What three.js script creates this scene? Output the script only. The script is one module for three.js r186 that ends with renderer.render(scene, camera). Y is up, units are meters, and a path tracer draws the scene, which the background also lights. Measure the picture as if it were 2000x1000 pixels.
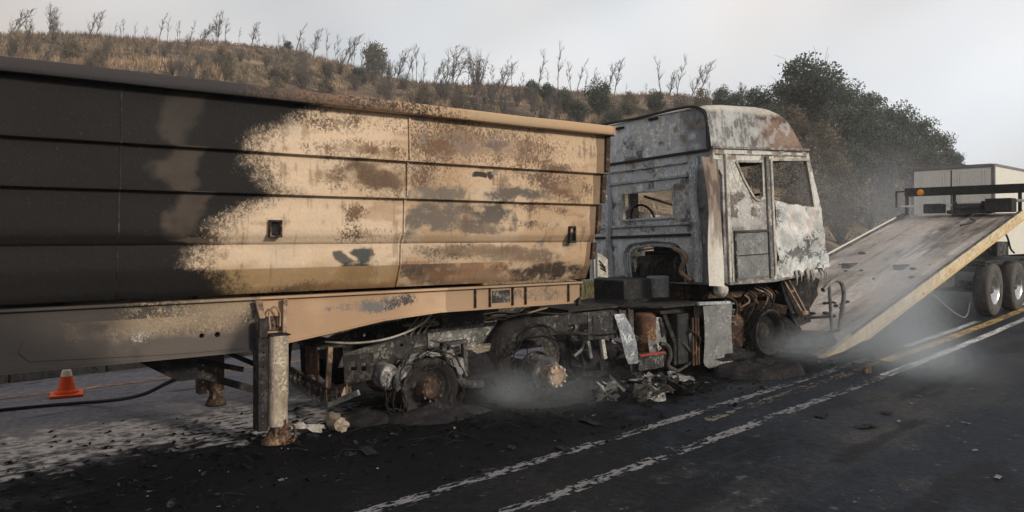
import * as THREE from 'three';
import { mergeGeometries } from 'three/addons/utils/BufferGeometryUtils.js';
import { RoundedBoxGeometry } from 'three/addons/geometries/RoundedBoxGeometry.js';
import { MarchingCubes } from 'three/addons/objects/MarchingCubes.js';

// ------------------------------------------------------------------ camera, sky, sun, exposure
const EYE = 1.65, FOCAL = 1500;
const scene = new THREE.Scene();
const camera = new THREE.PerspectiveCamera(2 * Math.atan(500 / FOCAL) * 180 / Math.PI, 2, 0.1, 3000);
camera.position.set(0, EYE, 0);
camera.setViewOffset(2000, 1000, 0, 42, 2000, 1000);
const renderer = new THREE.WebGLRenderer({ antialias: true });
renderer.setSize(1024, 512);
renderer.toneMapping = THREE.LinearToneMapping;
renderer.toneMappingExposure = 1.0;
renderer.shadowMap.enabled = true;

// ---- noise
const ih = (x, y, s) => { let h = Math.imul(x, 374761393) ^ Math.imul(y, 668265263) ^ Math.imul(s, 2147483647 - 59); h = Math.imul(h ^ (h >>> 13), 1274126177); h ^= h >>> 16; return (h >>> 0) / 4294967296; };
function vn(x, y, s = 0, p = 0) {
  const xi = Math.floor(x), yi = Math.floor(y); let fx = x - xi, fy = y - yi;
  fx = fx * fx * (3 - 2 * fx); fy = fy * fy * (3 - 2 * fy);
  let x0 = xi, x1 = xi + 1, y0 = yi, y1 = yi + 1;
  if (p) { x0 = ((x0 % p) + p) % p; x1 = ((x1 % p) + p) % p; y0 = ((y0 % p) + p) % p; y1 = ((y1 % p) + p) % p; }
  const a = ih(x0, y0, s), b = ih(x1, y0, s), c = ih(x0, y1, s), d = ih(x1, y1, s);
  return a + (b - a) * fx + (c - a) * fy + (a - b - c + d) * fx * fy;
}
function fbm(x, y, o = 4, s = 0, p = 0) { let v = 0, a = 0.5, n = 0; for (let i = 0; i < o; i++) { v += a * vn(x, y, s + i * 17, p); n += a; a *= 0.5; x *= 2; y *= 2; p *= 2; } return v / n; }
const cl = (x, a = 0, b = 1) => x < a ? a : x > b ? b : x;
const ss = (a, b, x) => { x = cl((x - a) / (b - a)); return x * x * (3 - 2 * x); };
const mix = (a, b, k) => [a[0] + (b[0] - a[0]) * k, a[1] + (b[1] - a[1]) * k, a[2] + (b[2] - a[2]) * k];
const interp = (tab, x) => { if (x <= tab[0][0]) return tab[0][1]; for (let i = 1; i < tab.length; i++) if (x <= tab[i][0]) { const k = (x - tab[i - 1][0]) / (tab[i][0] - tab[i - 1][0]); return tab[i - 1][1] + (tab[i][1] - tab[i - 1][1]) * k; } return tab[tab.length - 1][1]; };
function rng(seed) { let a = seed * 2654435761 >>> 0; return () => { a = a + 0x6D2B79F5 | 0; let t = Math.imul(a ^ a >>> 15, 1 | a); t = t + Math.imul(t ^ t >>> 7, 61 | t) ^ t; return ((t ^ t >>> 14) >>> 0) / 4294967296; }; }

{ // hazy overcast sky
  const w = 512, h = 256, d = new Float32Array(w * h * 4);
  for (let j = 0; j < h; j++) for (let i = 0; i < w; i++) {
    const th = (i / w) * Math.PI * 2, e = (j / h - 0.5) * Math.PI, X = Math.cos(e) * Math.cos(th), Y = Math.sin(e), Z = Math.cos(e) * Math.sin(th);
    const q = 0.5 * fbm(X * 2.2 + 9, Z * 2.2 + Y * 3 + 5, 4, 3) + 0.5 * fbm(Y * 5 + X * 2 + 4, Z * 2.4 + 8, 3, 11), r = fbm(X * 3 + 20, Z * 3 + Y * 4 + 7, 3, 23);
    const b = 0.645 + 1.15 * (q - 0.48), tint = 0.34 * (r - 0.45), c = [b * (1.0 + tint), b * (1 - 0.1 * tint), b * (1.01 - tint)];
    d.set([c[0], c[1], c[2], 1], (j * w + i) * 4);
  }
  const t = new THREE.DataTexture(d, w, h, THREE.RGBAFormat, THREE.FloatType);
  t.mapping = THREE.EquirectangularReflectionMapping; t.magFilter = THREE.LinearFilter; t.needsUpdate = true;
  scene.background = t; scene.environment = t;
}
const sun = new THREE.DirectionalLight(new THREE.Color(1.0, 0.88, 0.71), 2.9);
sun.position.set(0.84 * 40, 0.40 * 40, 0.54 * 40); sun.target.position.set(0, 0, 0);
sun.castShadow = true; sun.shadow.radius = 14; sun.shadow.mapSize.set(2048, 2048);
Object.assign(sun.shadow.camera, { left: -30, right: 30, top: 30, bottom: -30, near: 1, far: 160 });
scene.add(sun, sun.target);
scene.fog = new THREE.FogExp2(new THREE.Color(0.80, 0.80, 0.82), 0.0008);

// ------------------------------------------------------------------ helpers
const taken = {};
const numbered = n => { const k = taken[n] = (taken[n] ?? -1) + 1; return k ? `${n}_${String(k).padStart(3, '0')}` : n; };
function boxUV(g) {
  const p = g.attributes.position, n = g.attributes.normal, u = new Float32Array(p.count * 2);
  for (let i = 0; i < p.count; i++) {
    const ax = Math.abs(n.getX(i)), ay = Math.abs(n.getY(i)), az = Math.abs(n.getZ(i)), x = p.getX(i), y = p.getY(i), z = p.getZ(i);
    if (ax > ay && ax > az) { u[2 * i] = z; u[2 * i + 1] = y; } else if (ay > az) { u[2 * i] = x; u[2 * i + 1] = z; } else { u[2 * i] = x; u[2 * i + 1] = y; }
  }
  g.setAttribute('uv', new THREE.BufferAttribute(u, 2)); return g;
}
function prep(g, keep) {
  if (g.index) g = g.toNonIndexed();
  if (!g.attributes.normal) g.computeVertexNormals();
  for (const k of Object.keys(g.attributes)) if (!['position', 'normal', 'uv', 'color'].includes(k)) g.deleteAttribute(k);
  g.clearGroups();
  return keep && g.attributes.uv ? g : boxUV(g);
}
const join = (list, keep) => { const l = list.flat(9).map(g => prep(g, keep)); return l.length === 1 ? l[0] : mergeGeometries(l); };
function obj(name, geos, mat, parent, o = {}) {
  const m = new THREE.Mesh(Array.isArray(geos) ? join(geos, o.keep) : prep(geos, o.keep), mat);
  m.name = parent ? name : numbered(name); m.castShadow = m.receiveShadow = true; (parent || scene).add(m);
  if (o.label) m.userData.label = o.label; if (o.category) m.userData.category = o.category; if (o.group) m.userData.group = o.group; if (o.kind) m.userData.kind = o.kind;
  return m;
}
function thing(name, label, category, group) { const g = new THREE.Group(); g.name = numbered(name); g.userData = { label, category }; if (group) g.userData.group = group; scene.add(g); return g; }
function holder(name, parent) { const g = new THREE.Group(); g.name = name; parent.add(g); return g; }
const V = (x, y, z) => new THREE.Vector3(x, y, z);
const box = (x0, x1, y0, y1, z0, z1, r = 0.006) => { const w = x1 - x0, h = y1 - y0, d = z1 - z0, m = Math.min(w, h, d); return new RoundedBoxGeometry(w, h, d, 1, Math.min(r, m * 0.3)).translate((x0 + x1) / 2, (y0 + y1) / 2, (z0 + z1) / 2); };
const tube = (pts, r, seg = 0, rad = 7) => new THREE.TubeGeometry(new THREE.CatmullRomCurve3(pts.map(p => V(...p))), seg || pts.length * 6, r, rad, false);
function rod(a, b, ra, rb = ra, rad = 8) { const A = V(...a), B = V(...b), d = B.clone().sub(A), l = d.length(); return new THREE.CylinderGeometry(rb, ra, l, rad, 1).translate(0, l / 2, 0).applyQuaternion(new THREE.Quaternion().setFromUnitVectors(V(0, 1, 0), d.normalize())).translate(A.x, A.y, A.z); }
function bar(a, b, w, h) { // rectangular bar from a to b; h measured upward
  const A = V(...a), B = V(...b), d = B.clone().sub(A), l = d.length(); d.normalize();
  const side = Math.abs(d.y) > 0.95 ? V(0, 0, 1) : d.clone().cross(V(0, 1, 0)).normalize(), up = side.clone().cross(d).normalize();
  const m = new THREE.Matrix4().makeBasis(d, up, side).setPosition(A.add(B).multiplyScalar(0.5));
  return new RoundedBoxGeometry(l, h, w, 1, Math.min(w, h) * 0.2).applyMatrix4(m);
}
function plate(pts, depth, holes = [], bev = 0.003) { // outline in x,y, extruded to +z
  const s = new THREE.Shape(pts.map(p => new THREE.Vector2(...p)));
  for (const h of holes) s.holes.push(h.r ? new THREE.Path().absarc(h.x, h.y, h.r, 0, Math.PI * 2, true) : new THREE.Path(h.map(p => new THREE.Vector2(...p))));
  return new THREE.ExtrudeGeometry(s, { depth, bevelEnabled: bev > 0, bevelSize: bev, bevelThickness: bev, bevelSegments: 1, curveSegments: 10 });
}
const rect = (x0, x1, y0, y1) => [[x0, y0], [x1, y0], [x1, y1], [x0, y1]];
const lathe = (prof, seg = 28) => new THREE.LatheGeometry(prof.map(p => new THREE.Vector2(...p)), seg).rotateX(Math.PI / 2); // axis along z, profile [radius, z]
function grid(nu, nv, fn) { // fn(u,v) -> [x,y,z,(s,t)]
  const P = [], U = [], I = [];
  for (let j = 0; j <= nv; j++) for (let i = 0; i <= nu; i++) { const q = fn(i / nu, j / nv); P.push(q[0], q[1], q[2]); U.push(q[3] ?? i / nu, q[4] ?? j / nv); }
  for (let j = 0; j < nv; j++) for (let i = 0; i < nu; i++) { const a = j * (nu + 1) + i, b = a + 1, c = a + nu + 1, d = c + 1; I.push(a, b, d, a, d, c); }
  const g = new THREE.BufferGeometry(); g.setAttribute('position', new THREE.Float32BufferAttribute(P, 3)); g.setAttribute('uv', new THREE.Float32BufferAttribute(U, 2)); g.setIndex(I); g.computeVertexNormals(); return g;
}
const planarUV = (g, f) => { g = prep(g); const p = g.attributes.position, u = g.attributes.uv; for (let i = 0; i < p.count; i++) { const q = f(p.getX(i), p.getY(i), p.getZ(i)); u.setXY(i, q[0], q[1]); } return g; };
// ---- textures
const enc = c => { c = cl(c); return 255 * (c <= 0.0031308 ? c * 12.92 : 1.055 * Math.pow(c, 1 / 2.4) - 0.055); };
function tex(w, h, fn, o = {}) {
  const d = new Uint8Array(w * h * 4);
  for (let j = 0; j < h; j++) for (let i = 0; i < w; i++) { const c = fn((i + 0.5) / w, (j + 0.5) / h), k = (j * w + i) * 4; if (o.raw) { d[k] = d[k + 1] = d[k + 2] = 255 * cl(c); } else { d[k] = enc(c[0]); d[k + 1] = enc(c[1]); d[k + 2] = enc(c[2]); } d[k + 3] = c[3] === undefined ? 255 : 255 * c[3]; }
  const t = new THREE.DataTexture(d, w, h, THREE.RGBAFormat); t.magFilter = THREE.LinearFilter; t.minFilter = THREE.LinearMipmapLinearFilter;
  t.wrapS = t.wrapT = o.clamp ? THREE.ClampToEdgeWrapping : THREE.RepeatWrapping; if (!o.raw) t.colorSpace = THREE.SRGBColorSpace; t.needsUpdate = true; return t;
}
const rep = (t, x, y = x) => { const c = t.clone(); c.repeat.set(x, y); c.needsUpdate = true; return c; };
const std = (o) => new THREE.MeshPhysicalMaterial({ roughness: 0.9, metalness: 0, specularIntensity: 0.25, ...o });

// ------------------------------------------------------------------ generic burnt materials (uv in metres, tile 1 m)
const grainTex = tex(512, 512, (u, v) => 0.5 * fbm(u * 64, v * 64, 3, 5, 64) + 0.5 * fbm(u * 16, v * 16, 3, 9, 16), { raw: true });
function mottled(a, b, c, seed, o = {}) { // a base, b patches, c specks
  return tex(512, 512, (u, v) => {
    const n = fbm(u * 5, v * 5, 5, seed, 5), m = fbm(u * 11, v * 11, 4, seed + 40, 11), f = fbm(u * 60, v * 60, 2, seed + 80, 60);
    const st = o.streak ? fbm(u * 40, v * 4, 3, seed + 120, 4) : 0.5;
    const h = fbm(u * 28, v * 28, 4, seed + 160, 28); let q = mix(a, b, ss(0.34, 0.66, n * 0.45 + st * 0.2 + h * 0.35)); q = mix(q, c, ss(0.46, 0.66, 0.6 * m + 0.4 * h) * ss(0.35, 0.6, f) * (o.speck ?? 1));
    const k = 0.82 + 0.36 * f; return [q[0] * k, q[1] * k, q[2] * k];
  });
}
const M = {
  soot: std({ map: mottled([0.022, 0.02, 0.021], [0.04, 0.037, 0.036], [0.09, 0.082, 0.075], 1, { speck: 0.6 }), bumpMap: grainTex, bumpScale: 0.004, roughness: 0.95 }),
  char: std({ map: mottled([0.012, 0.012, 0.014], [0.022, 0.021, 0.023], [0.05, 0.046, 0.042], 7, { speck: 0.5 }), bumpMap: grainTex, bumpScale: 0.006, roughness: 0.95 }),
  ash: std({ map: mottled([0.20, 0.20, 0.195], [0.085, 0.083, 0.085], [0.42, 0.40, 0.37], 13), bumpMap: grainTex, bumpScale: 0.004 }),
  frame: std({ map: mottled([0.072, 0.071, 0.072], [0.026, 0.026, 0.028], [0.24, 0.225, 0.20], 19, { speck: 0.7, streak: 1 }), bumpMap: grainTex, bumpScale: 0.004 }),
  white: std({ map: mottled([0.52, 0.50, 0.46], [0.33, 0.31, 0.28], [0.12, 0.10, 0.09], 23, { speck: 0.7 }), bumpMap: grainTex, bumpScale: 0.004 }),
  rust: std({ map: mottled([0.135, 0.072, 0.046], [0.06, 0.04, 0.032], [0.24, 0.15, 0.09], 29), bumpMap: grainTex, bumpScale: 0.005 }),
  umber: std({ map: mottled([0.072, 0.046, 0.035], [0.026, 0.021, 0.02], [0.17, 0.12, 0.085], 31), bumpMap: grainTex, bumpScale: 0.005 }),
  tanRust: std({ map: mottled([0.36, 0.265, 0.195], [0.20, 0.13, 0.09], [0.10, 0.07, 0.05], 37), bumpMap: grainTex, bumpScale: 0.003 }),
  galv: std({ map: mottled([0.34, 0.29, 0.23], [0.19, 0.15, 0.12], [0.46, 0.40, 0.32], 41, { streak: 1 }), bumpMap: grainTex, bumpScale: 0.003, roughness: 0.55, metalness: 0.25 }),
  blueash: std({ map: mottled([0.40, 0.44, 0.48], [0.18, 0.20, 0.23], [0.58, 0.60, 0.61], 43, { streak: 1 }), bumpMap: grainTex, bumpScale: 0.004 }),
  flap: std({ map: mottled([0.20, 0.205, 0.21], [0.13, 0.135, 0.14], [0.34, 0.34, 0.33], 47, { streak: 1, speck: 0.6 }), roughness: 0.7 }),
  cable: std({ map: mottled([0.36, 0.29, 0.20], [0.22, 0.17, 0.12], [0.10, 0.08, 0.06], 53), roughness: 0.85 }),
  rubber: std({ map: mottled([0.10, 0.095, 0.09], [0.06, 0.058, 0.056], [0.16, 0.15, 0.135], 59, { speck: 0.6 }), roughness: 0.9 }),
  dark: std({ map: mottled([0.03, 0.032, 0.034], [0.02, 0.02, 0.022], [0.07, 0.068, 0.064], 61, { speck: 0.5 }), roughness: 0.7 }),
  chrome: std({ specularIntensity: 1, color: new THREE.Color().setRGB(0.62, 0.63, 0.64), metalness: 0.9, roughness: 0.28 }),
  yellow: std({ map: mottled([0.62, 0.43, 0.18], [0.54, 0.40, 0.21], [0.40, 0.34, 0.26], 67, { speck: 0.8 }), roughness: 0.6 }),
  cream: std({ map: mottled([0.66, 0.58, 0.42], [0.58, 0.44, 0.24], [0.22, 0.19, 0.16], 69, { speck: 0.75 }), roughness: 0.6 }),
  orange: std({ color: new THREE.Color().setRGB(0.80, 0.10, 0.02), roughness: 0.5 }),
  black: std({ color: new THREE.Color().setRGB(0.014, 0.014, 0.016), roughness: 0.6 }),
  lens: std({ color: new THREE.Color().setRGB(0.75, 0.30, 0.04), roughness: 0.25 }),
  red: std({ color: new THREE.Color().setRGB(0.35, 0.05, 0.04), roughness: 0.6 }),
  boxWhite: std({ map: mottled([0.68, 0.67, 0.62], [0.62, 0.61, 0.565], [0.50, 0.48, 0.44], 71, { speck: 0.35, streak: 1 }), roughness: 0.5 }),
};

// ------------------------------------------------------------------ road frame: s along, v to the hill side
const RA = 45.5 * Math.PI / 180, SR = Math.sin(RA), CR = Math.cos(RA);
const bend = s => s < 3 ? 0 : s < 20 ? 0.0019 * (s - 3) * (s - 3) : 0.549 + 0.0646 * (s - 20);
const road = (s, v, y = 0) => { const q = v + bend(s); return [SR * s - CR * q, y, -(CR * s + SR * q)]; };

{ // ground sheet to the horizon, then the carriageway
  const earth = std({ map: rep(tex(512, 512, (u, v) => mix([0.10, 0.078, 0.05], [0.17, 0.13, 0.08], fbm(u * 12, v * 12, 5, 77, 12))), 0.25), roughness: 1 });
  obj('ground', new THREE.PlaneGeometry(3600, 3600).rotateX(-Math.PI / 2).translate(0, -0.12, 0), earth, null, { kind: 'structure' });
}
const S0 = -2, S1 = 22, V0 = 0, V1 = 10;
const roadBumpTex = tex(512, 512, (u, v) => 0.6 * fbm(u * 128, v * 128, 2, 91, 128) + 0.4 * fbm(u * 30, v * 30, 3, 95, 30), { raw: true });
{
  const blob = (s, v, cs, cv, rs, rv) => Math.hypot((s - cs) / rs, (v - cv) / rv);
  const paint = tex(2048, 1024, (a, b) => {
    const s = S0 + a * (S1 - S0), v = V0 + b * (V1 - V0);
    const big = fbm(s * 0.55 + 3, v * 0.8 + 8, 4, 101), mid = fbm(s * 2.2, v * 3.4, 4, 103), fine = fbm(s * 26, v * 26, 3, 107), streak = fbm(s * 0.9, v * 9, 4, 109), chip = fbm(s * 11, v * 16, 3, 113);
    let c = mix([0.017, 0.022, 0.031], [0.030, 0.034, 0.042], ss(0.35, 0.65, big));
    if (v > 5.8) c = mix(c, [0.20, 0.195, 0.22], ss(5.8, 7.2, v + (mid - 0.5) * 1.6) * (0.6 + 0.5 * streak));                 // far lane paler, its sky reflection put into the colour
    c = mix(c, [0.055, 0.053, 0.050], ss(0.52, 0.7, 0.5 * big + 0.5 * mid) * ss(4.4, 3.2, v) * ss(2, 4, s) * 0.7);                // dusty brown band
    const nz = (mid - 0.5) * 0.9 + (chip - 0.5) * 0.5 + (fine - 0.5) * 0.25;
    // soot burned into the surface under and beside the wreck
    const d1 = Math.min(blob(s, v, 3.9, 5.35, 3.1, 1.5), blob(s, v, 6.4, 5.6, 3.2, 1.35), blob(s, v, 2.2, 4.9, 1.7, 0.95), blob(s, v, 8.9, 4.9, 1.5, 0.9));
    c = mix(c, [0.0035, 0.004, 0.0055], ss(1.15, 0.80, d1 + nz * 0.55) * 0.95);
    c = mix(c, [0.007, 0.008, 0.0105], ss(1.25, 0.7, blob(s, v, 2.4, 3.6, 3.2, 1.6) + nz * 1.1) * 0.75);
    c = mix(c, [0.016, 0.016, 0.018], ss(0.62, 0.75, 0.6 * streak + 0.4 * mid) * 0.7);
    // pale dried foam and ash left along the lane edge
    const fo = Math.min(blob(s, v, 1.8, 6.72, 1.5, 0.55), blob(s, v, 3.1, 6.5, 1.0, 0.6), blob(s, v, 0.2, 6.85, 1.4, 0.42));
    c = mix(c, [0.40, 0.388, 0.41], ss(1.25, 0.6, fo + (chip - 0.5) * 1.3 + (mid - 0.5) * 0.7) * ss(0.30, 0.54, 0.6 * fbm(s * 7, v * 30, 3, 131) + 0.4 * fine) * 0.95);
    c = mix(c, [0.050, 0.051, 0.055], ss(0.35, 0.0, Math.min(Math.abs(v - 2.35 + 0.12 * (big - 0.5)), Math.abs(v - 0.75 + 0.1 * (mid - 0.5)))) * 0.35 * (0.4 + mid)); c = mix(c, [0.010, 0.011, 0.014], ss(0.56, 0.68, fbm(s * 0.7 + 30, v * 2.6, 4, 149)) * ss(4.2, 2.6, v) * 0.7);
    // ash scatter over the soot
    c = mix(c, [0.11, 0.11, 0.118], ss(0.69, 0.76, 0.45 * chip + 0.35 * streak + 0.2 * fine) * 0.45);
    c = mix(c, [0.18, 0.176, 0.175], ss(0.82, 0.88, fbm(s * 24, v * 40, 2, 139)) * ss(0.45, 0.7, mid) * 0.7);
    const k = 0.5 + 0.7 * fine + 0.6 * (ih(Math.floor(a * 2048), Math.floor(b * 1024), 3) - 0.35) * fine; return [c[0] * k, c[1] * k, c[2] * k];
  }, { clamp: true });
  const bump = rep(roadBumpTex, 24, 10);
  const near = std({ map: paint, bumpMap: bump, bumpScale: 0.007, roughness: 0.7, specularIntensity: 0.15 });
  const plain = std({ map: tex(512, 512, (u, v) => { const n = fbm(u * 6, v * 6, 4, 141, 6), f = fbm(u * 90, v * 90, 2, 143, 90), k = (0.72 + 0.56 * f); return mix([0.017 * k, 0.022 * k, 0.031 * k], [0.032 * k, 0.036 * k, 0.044 * k], n); }), bumpMap: rep(roadBumpTex, 1.2), bumpScale: 0.006, roughness: 0.85, specularIntensity: 0.15 });
  const sheet = (s0, s1, v0, v1, n) => grid(n, 6, (a, b) => { const s = s0 + a * (s1 - s0), v = v0 + b * (v1 - v0); return [...road(s, v), (s - S0) / (S1 - S0), (v - V0) / (V1 - V0)]; });
  const tile = g => planarUV(g, (x, y, z) => [x * 0.25, z * 0.25]);
  const r = obj('road', sheet(S0, S1, V0, V1, 60), near, null, { kind: 'structure', keep: true });
  obj('carriageway', [sheet(S1, 420, V0, V1, 60), sheet(-60, S0, V0, V1, 20), sheet(-60, 420, -12, V0, 90)].map(tile), plain, r, { keep: true });
}
{ // worn painted lines, each its own sheet 4 mm above the asphalt
  const worn = (col, keepAmt, seed) => std({ alphaTest: 0.5, roughness: 0.7, map: tex(1024, 32, (u, v) => { const n = fbm(u * 150, v * 6, 4, seed), m = fbm(u * 22, v * 2, 3, seed + 9); const k = 0.55 + 0.6 * fbm(u * 400, v * 20, 2, seed + 5), dirt = ss(0.32, 0.66, 0.5 * m + 0.5 * n) * 0.85; const c = mix(col, [0.055, 0.056, 0.06], dirt); return [c[0] * k, c[1] * k, c[2] * k, 0.5 * n + 0.25 * m + 0.25 * fbm(u * 420, v * 14, 2, seed + 3) + 0.10 * Math.pow(Math.abs(v - 0.5) * 2, 4) < keepAmt ? 1 : 0]; }) });
  const white = worn([0.21, 0.215, 0.23], 0.505, 201), sharp = worn([0.66, 0.67, 0.68], 0.78, 231), gold = worn([0.15, 0.135, 0.105], 0.46, 251), goldSharp = worn([0.62, 0.42, 0.13], 0.72, 271);
  const line = (v, s0, s1, w, m, y) => obj('road_marking', grid(Math.ceil((s1 - s0) / 0.6), 1, (a, b) => { const s = s0 + a * (s1 - s0); return [...road(s, v + (b - 0.5) * w, y), s / 9, b]; }), m, null, { kind: 'structure', keep: true });
  line(3.27, 0.5, 9.4, 0.13, white, 0.004); line(3.27, 9.4, 120, 0.13, sharp, 0.004);
  line(3.63, 6.0, 10.5, 0.16, gold, 0.004); line(3.63, 10.5, 120, 0.17, goldSharp, 0.004);
  line(3.85, 0.5, 10.5, 0.12, white, 0.004); line(3.85, 12.0, 16.5, 0.12, sharp, 0.004); line(3.85, 21, 25, 0.12, sharp, 0.004);
  line(6.54, -8, 2.4, 0.12, white, 0.004); line(9.06, -10, 60, 0.11, worn([0.52, 0.30, 0.17], 0.62, 291), 0.004);
}
{ // kerb of separate stones
  const k = new THREE.Group(); k.name = 'kerb'; k.userData.kind = 'structure'; scene.add(k);
  const mats = [0, 1, 2].map(i => std({ map: mottled([0.20, 0.19, 0.17], [0.13, 0.125, 0.11], [0.08, 0.085, 0.06], 301 + i * 5), bumpMap: grainTex, bumpScale: 0.004 }));
  const g = prep(new RoundedBoxGeometry(0.985, 0.24, 0.15, 2, 0.02));
  for (let i = -6; i < 46; i++) { const m = new THREE.Mesh(g, mats[(i + 60) % 3]), a = road(i, 10.08), b = road(i + 1, 10.08); m.name = 'kerb_stone'; m.position.set((a[0] + b[0]) / 2, 0.005 + 0.01 * ih(i, 3, 4), (a[2] + b[2]) / 2); m.rotation.y = Math.atan2(-(b[2] - a[2]), b[0] - a[0]); m.castShadow = m.receiveShadow = true; k.add(m); }
}

// ------------------------------------------------------------------ hill
const ridgeTab = [[-1600, 120, 50], [-600, 62, 58], [0, 62, 62], [300, 74, 68], [450, 90, 72], [620, 115, 78], [800, 150, 84], [1000, 168, 88], [1200, 185, 90], [1400, 196, 85], [1520, 200, 76], [1640, 225, 66], [1760, 285, 60], [1850, 345, 58], [1900, 395, 58], [1960, 440, 60], [2100, 455, 70]];
const ridgePy = ridgeTab.map(r => [r[0], r[1]]), ridgeZ = ridgeTab.map(r => [r[0], r[2]]);
const footTab = [];
for (let px = -1600; px <= 2100; px += 50) { const r = (px - 1000) / FOCAL; let z = 4; for (; z < 75; z += 0.1) { const x = r * z, s = SR * x + CR * z, v = -CR * x + SR * z - bend(s); if (v > 10.16) break; } footTab.push([px, z]); }
function hillAt(px, z) {
  const zf = interp(footTab, px), zr = Math.max(interp(ridgeZ, px), zf + 3), hr = (458 - interp(ridgePy, px)) / FOCAL * zr + EYE, k = (z - zf) / (zr - zf), x = (px - 1000) / FOCAL * z;
  if (k <= 0) return 0.1;
  const und = (fbm(x * 0.09 + 50, z * 0.09 + 50, 4, 311) - 0.5) * 2;
  const base = k < 1 ? Math.pow(k, 1.18) : 1 - 0.12 * (k - 1) - 0.3 * Math.max(0, k - 1.15);
  return 0.1 + (hr - 0.1) * base + und * 1.0 * ss(0.05, 0.5, k);
}
const colX = (px, z) => (px - 1000) / FOCAL * z;
function slopeSpot(px, py) { // where the hillside seen at that column and height lies
  const zf = interp(footTab, px), zr = Math.max(interp(ridgeZ, px), zf + 3); let z = zf + 1;
  for (; z < zr; z += 0.4) if (458 - (hillAt(px, z) - EYE) / z * FOCAL <= py) break;
  return z;
}
{
  const hillTex = tex(1024, 1024, (u, v) => {
    const n = fbm(u * 7, v * 7, 5, 321, 7), m = fbm(u * 24, v * 24, 4, 325, 24), g = fbm(u * 5, v * 5, 4, 329, 5), f = fbm(u * 150, v * 150, 2, 333, 150);
    let c = mix([0.16, 0.118, 0.096], [0.36, 0.265, 0.19], ss(0.36, 0.64, 0.6 * n + 0.4 * m)); c = mix(c, [0.125, 0.115, 0.07], ss(0.54, 0.68, g) * 0.7); c = mix(c, [0.10, 0.085, 0.08], ss(0.58, 0.7, m));
    const k = 0.65 + 0.7 * f; return [c[0] * k, c[1] * k, c[2] * k];
  });
  const g = grid(180, 70, (a, b) => { const px = -1600 + a * 3700, zf = interp(footTab, px), zr = Math.max(interp(ridgeZ, px), zf + 3), z = zf + (zr - zf) * Math.pow(b, 1.3) * 1.7, x = colX(px, z); return [x, b === 0 ? 0.1 : hillAt(px, z), -z, x / 30, z / 30]; });
  obj('hill', g, std({ map: hillTex, bumpMap: rep(grainTex, 20), bumpScale: 0.12, roughness: 1 }), null, { kind: 'structure', keep: true });
  // dry grass tufts, too many to count
  const R = rng(5), blades = [];
  for (let i = 0; i < 9; i++) { const a = R() * 6.28, l = 0.25 + R() * 0.3, w = 0.035; const b = new THREE.BufferGeometry(), dx = Math.cos(a), dz = Math.sin(a), k = 0.16; b.setAttribute('position', new THREE.Float32BufferAttribute([dx * k - dz * w, 0, dz * k + dx * w, dx * k + dz * w, 0, dz * k - dx * w, dx * (k + l * 0.5), l, dz * (k + l * 0.5)], 3)); b.computeVertexNormals(); blades.push(b); }
  const tg = join(blades), N = 26000, im = new THREE.InstancedMesh(tg, std({ roughness: 1 }), N), m4 = new THREE.Matrix4(), col = new THREE.Color();
  for (let i = 0; i < N; i++) {
    const near = i < 2600, px = near ? -100 + R() * 1400 : -200 + R() * 2150, zf = interp(footTab, px), zr = Math.max(interp(ridgeZ, px), zf + 3), z = near ? zf + 0.15 + R() * 2.5 : zf + (zr - zf) * (0.08 + 0.97 * Math.sqrt(R())), s = near ? 0.28 + 0.3 * R() : 0.35 + R() * 0.7;
    m4.makeRotationY(R() * 6.28).scale(V(s, s * (0.7 + 0.6 * R()), s)).setPosition(colX(px, z), hillAt(px, z) - 0.03, -z); im.setMatrixAt(i, m4);
    const q = fbm(colX(px, z) * 0.12 + 9, z * 0.12, 3, 341); if (!near && fbm(colX(px, z) * 0.35 + 40, z * 0.35, 3, 345) < 0.40 + 0.15 * R()) { m4.makeScale(s * 0.35, s * 0.25, s * 0.35).setPosition(colX(px, z), hillAt(px, z) - 0.03, -z); im.setMatrixAt(i, m4); }
    const c = mix([0.36, 0.265, 0.18], near ? [0.09, 0.11, 0.035] : [0.19, 0.155, 0.12], near ? 0.75 * R() + 0.2 : ss(0.4, 0.65, q + (R() - 0.5) * 0.25)), k = 0.7 + 0.6 * R();
    im.setColorAt(i, col.setRGB(c[0] * k, c[1] * k, c[2] * k));
  }
  im.name = 'dry_grass'; im.userData = { kind: 'stuff', label: 'dry brown grass tufts covering the hillside', category: 'grass' }; im.castShadow = im.receiveShadow = true; scene.add(im);
}
// ---- trees and shrubs
const barkM = std({ color: new THREE.Color().setRGB(0.13, 0.118, 0.115), roughness: 1 });
function taper(p, r0, r1, rad = 4) { // tapered tube through points
  const c = new THREE.CatmullRomCurve3(p), n = Math.max(3, p.length + 1), fr = c.computeFrenetFrames(n, false), P = [], I = [];
  for (let i = 0; i <= n; i++) { const q = c.getPointAt(i / n), r = r0 + (r1 - r0) * i / n; for (let k = 0; k < rad; k++) { const a = k / rad * 6.2832; P.push(q.x + r * (Math.cos(a) * fr.normals[i].x + Math.sin(a) * fr.binormals[i].x), q.y + r * (Math.cos(a) * fr.normals[i].y + Math.sin(a) * fr.binormals[i].y), q.z + r * (Math.cos(a) * fr.normals[i].z + Math.sin(a) * fr.binormals[i].z)); } }
  for (let i = 0; i < n; i++) for (let k = 0; k < rad; k++) { const a = i * rad + k, b = i * rad + (k + 1) % rad; I.push(a, b, b + rad, a, b + rad, a + rad); }
  const g = new THREE.BufferGeometry(); g.setAttribute('position', new THREE.Float32BufferAttribute(P, 3)); g.setIndex(I); g.computeVertexNormals(); return g;
}
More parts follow.
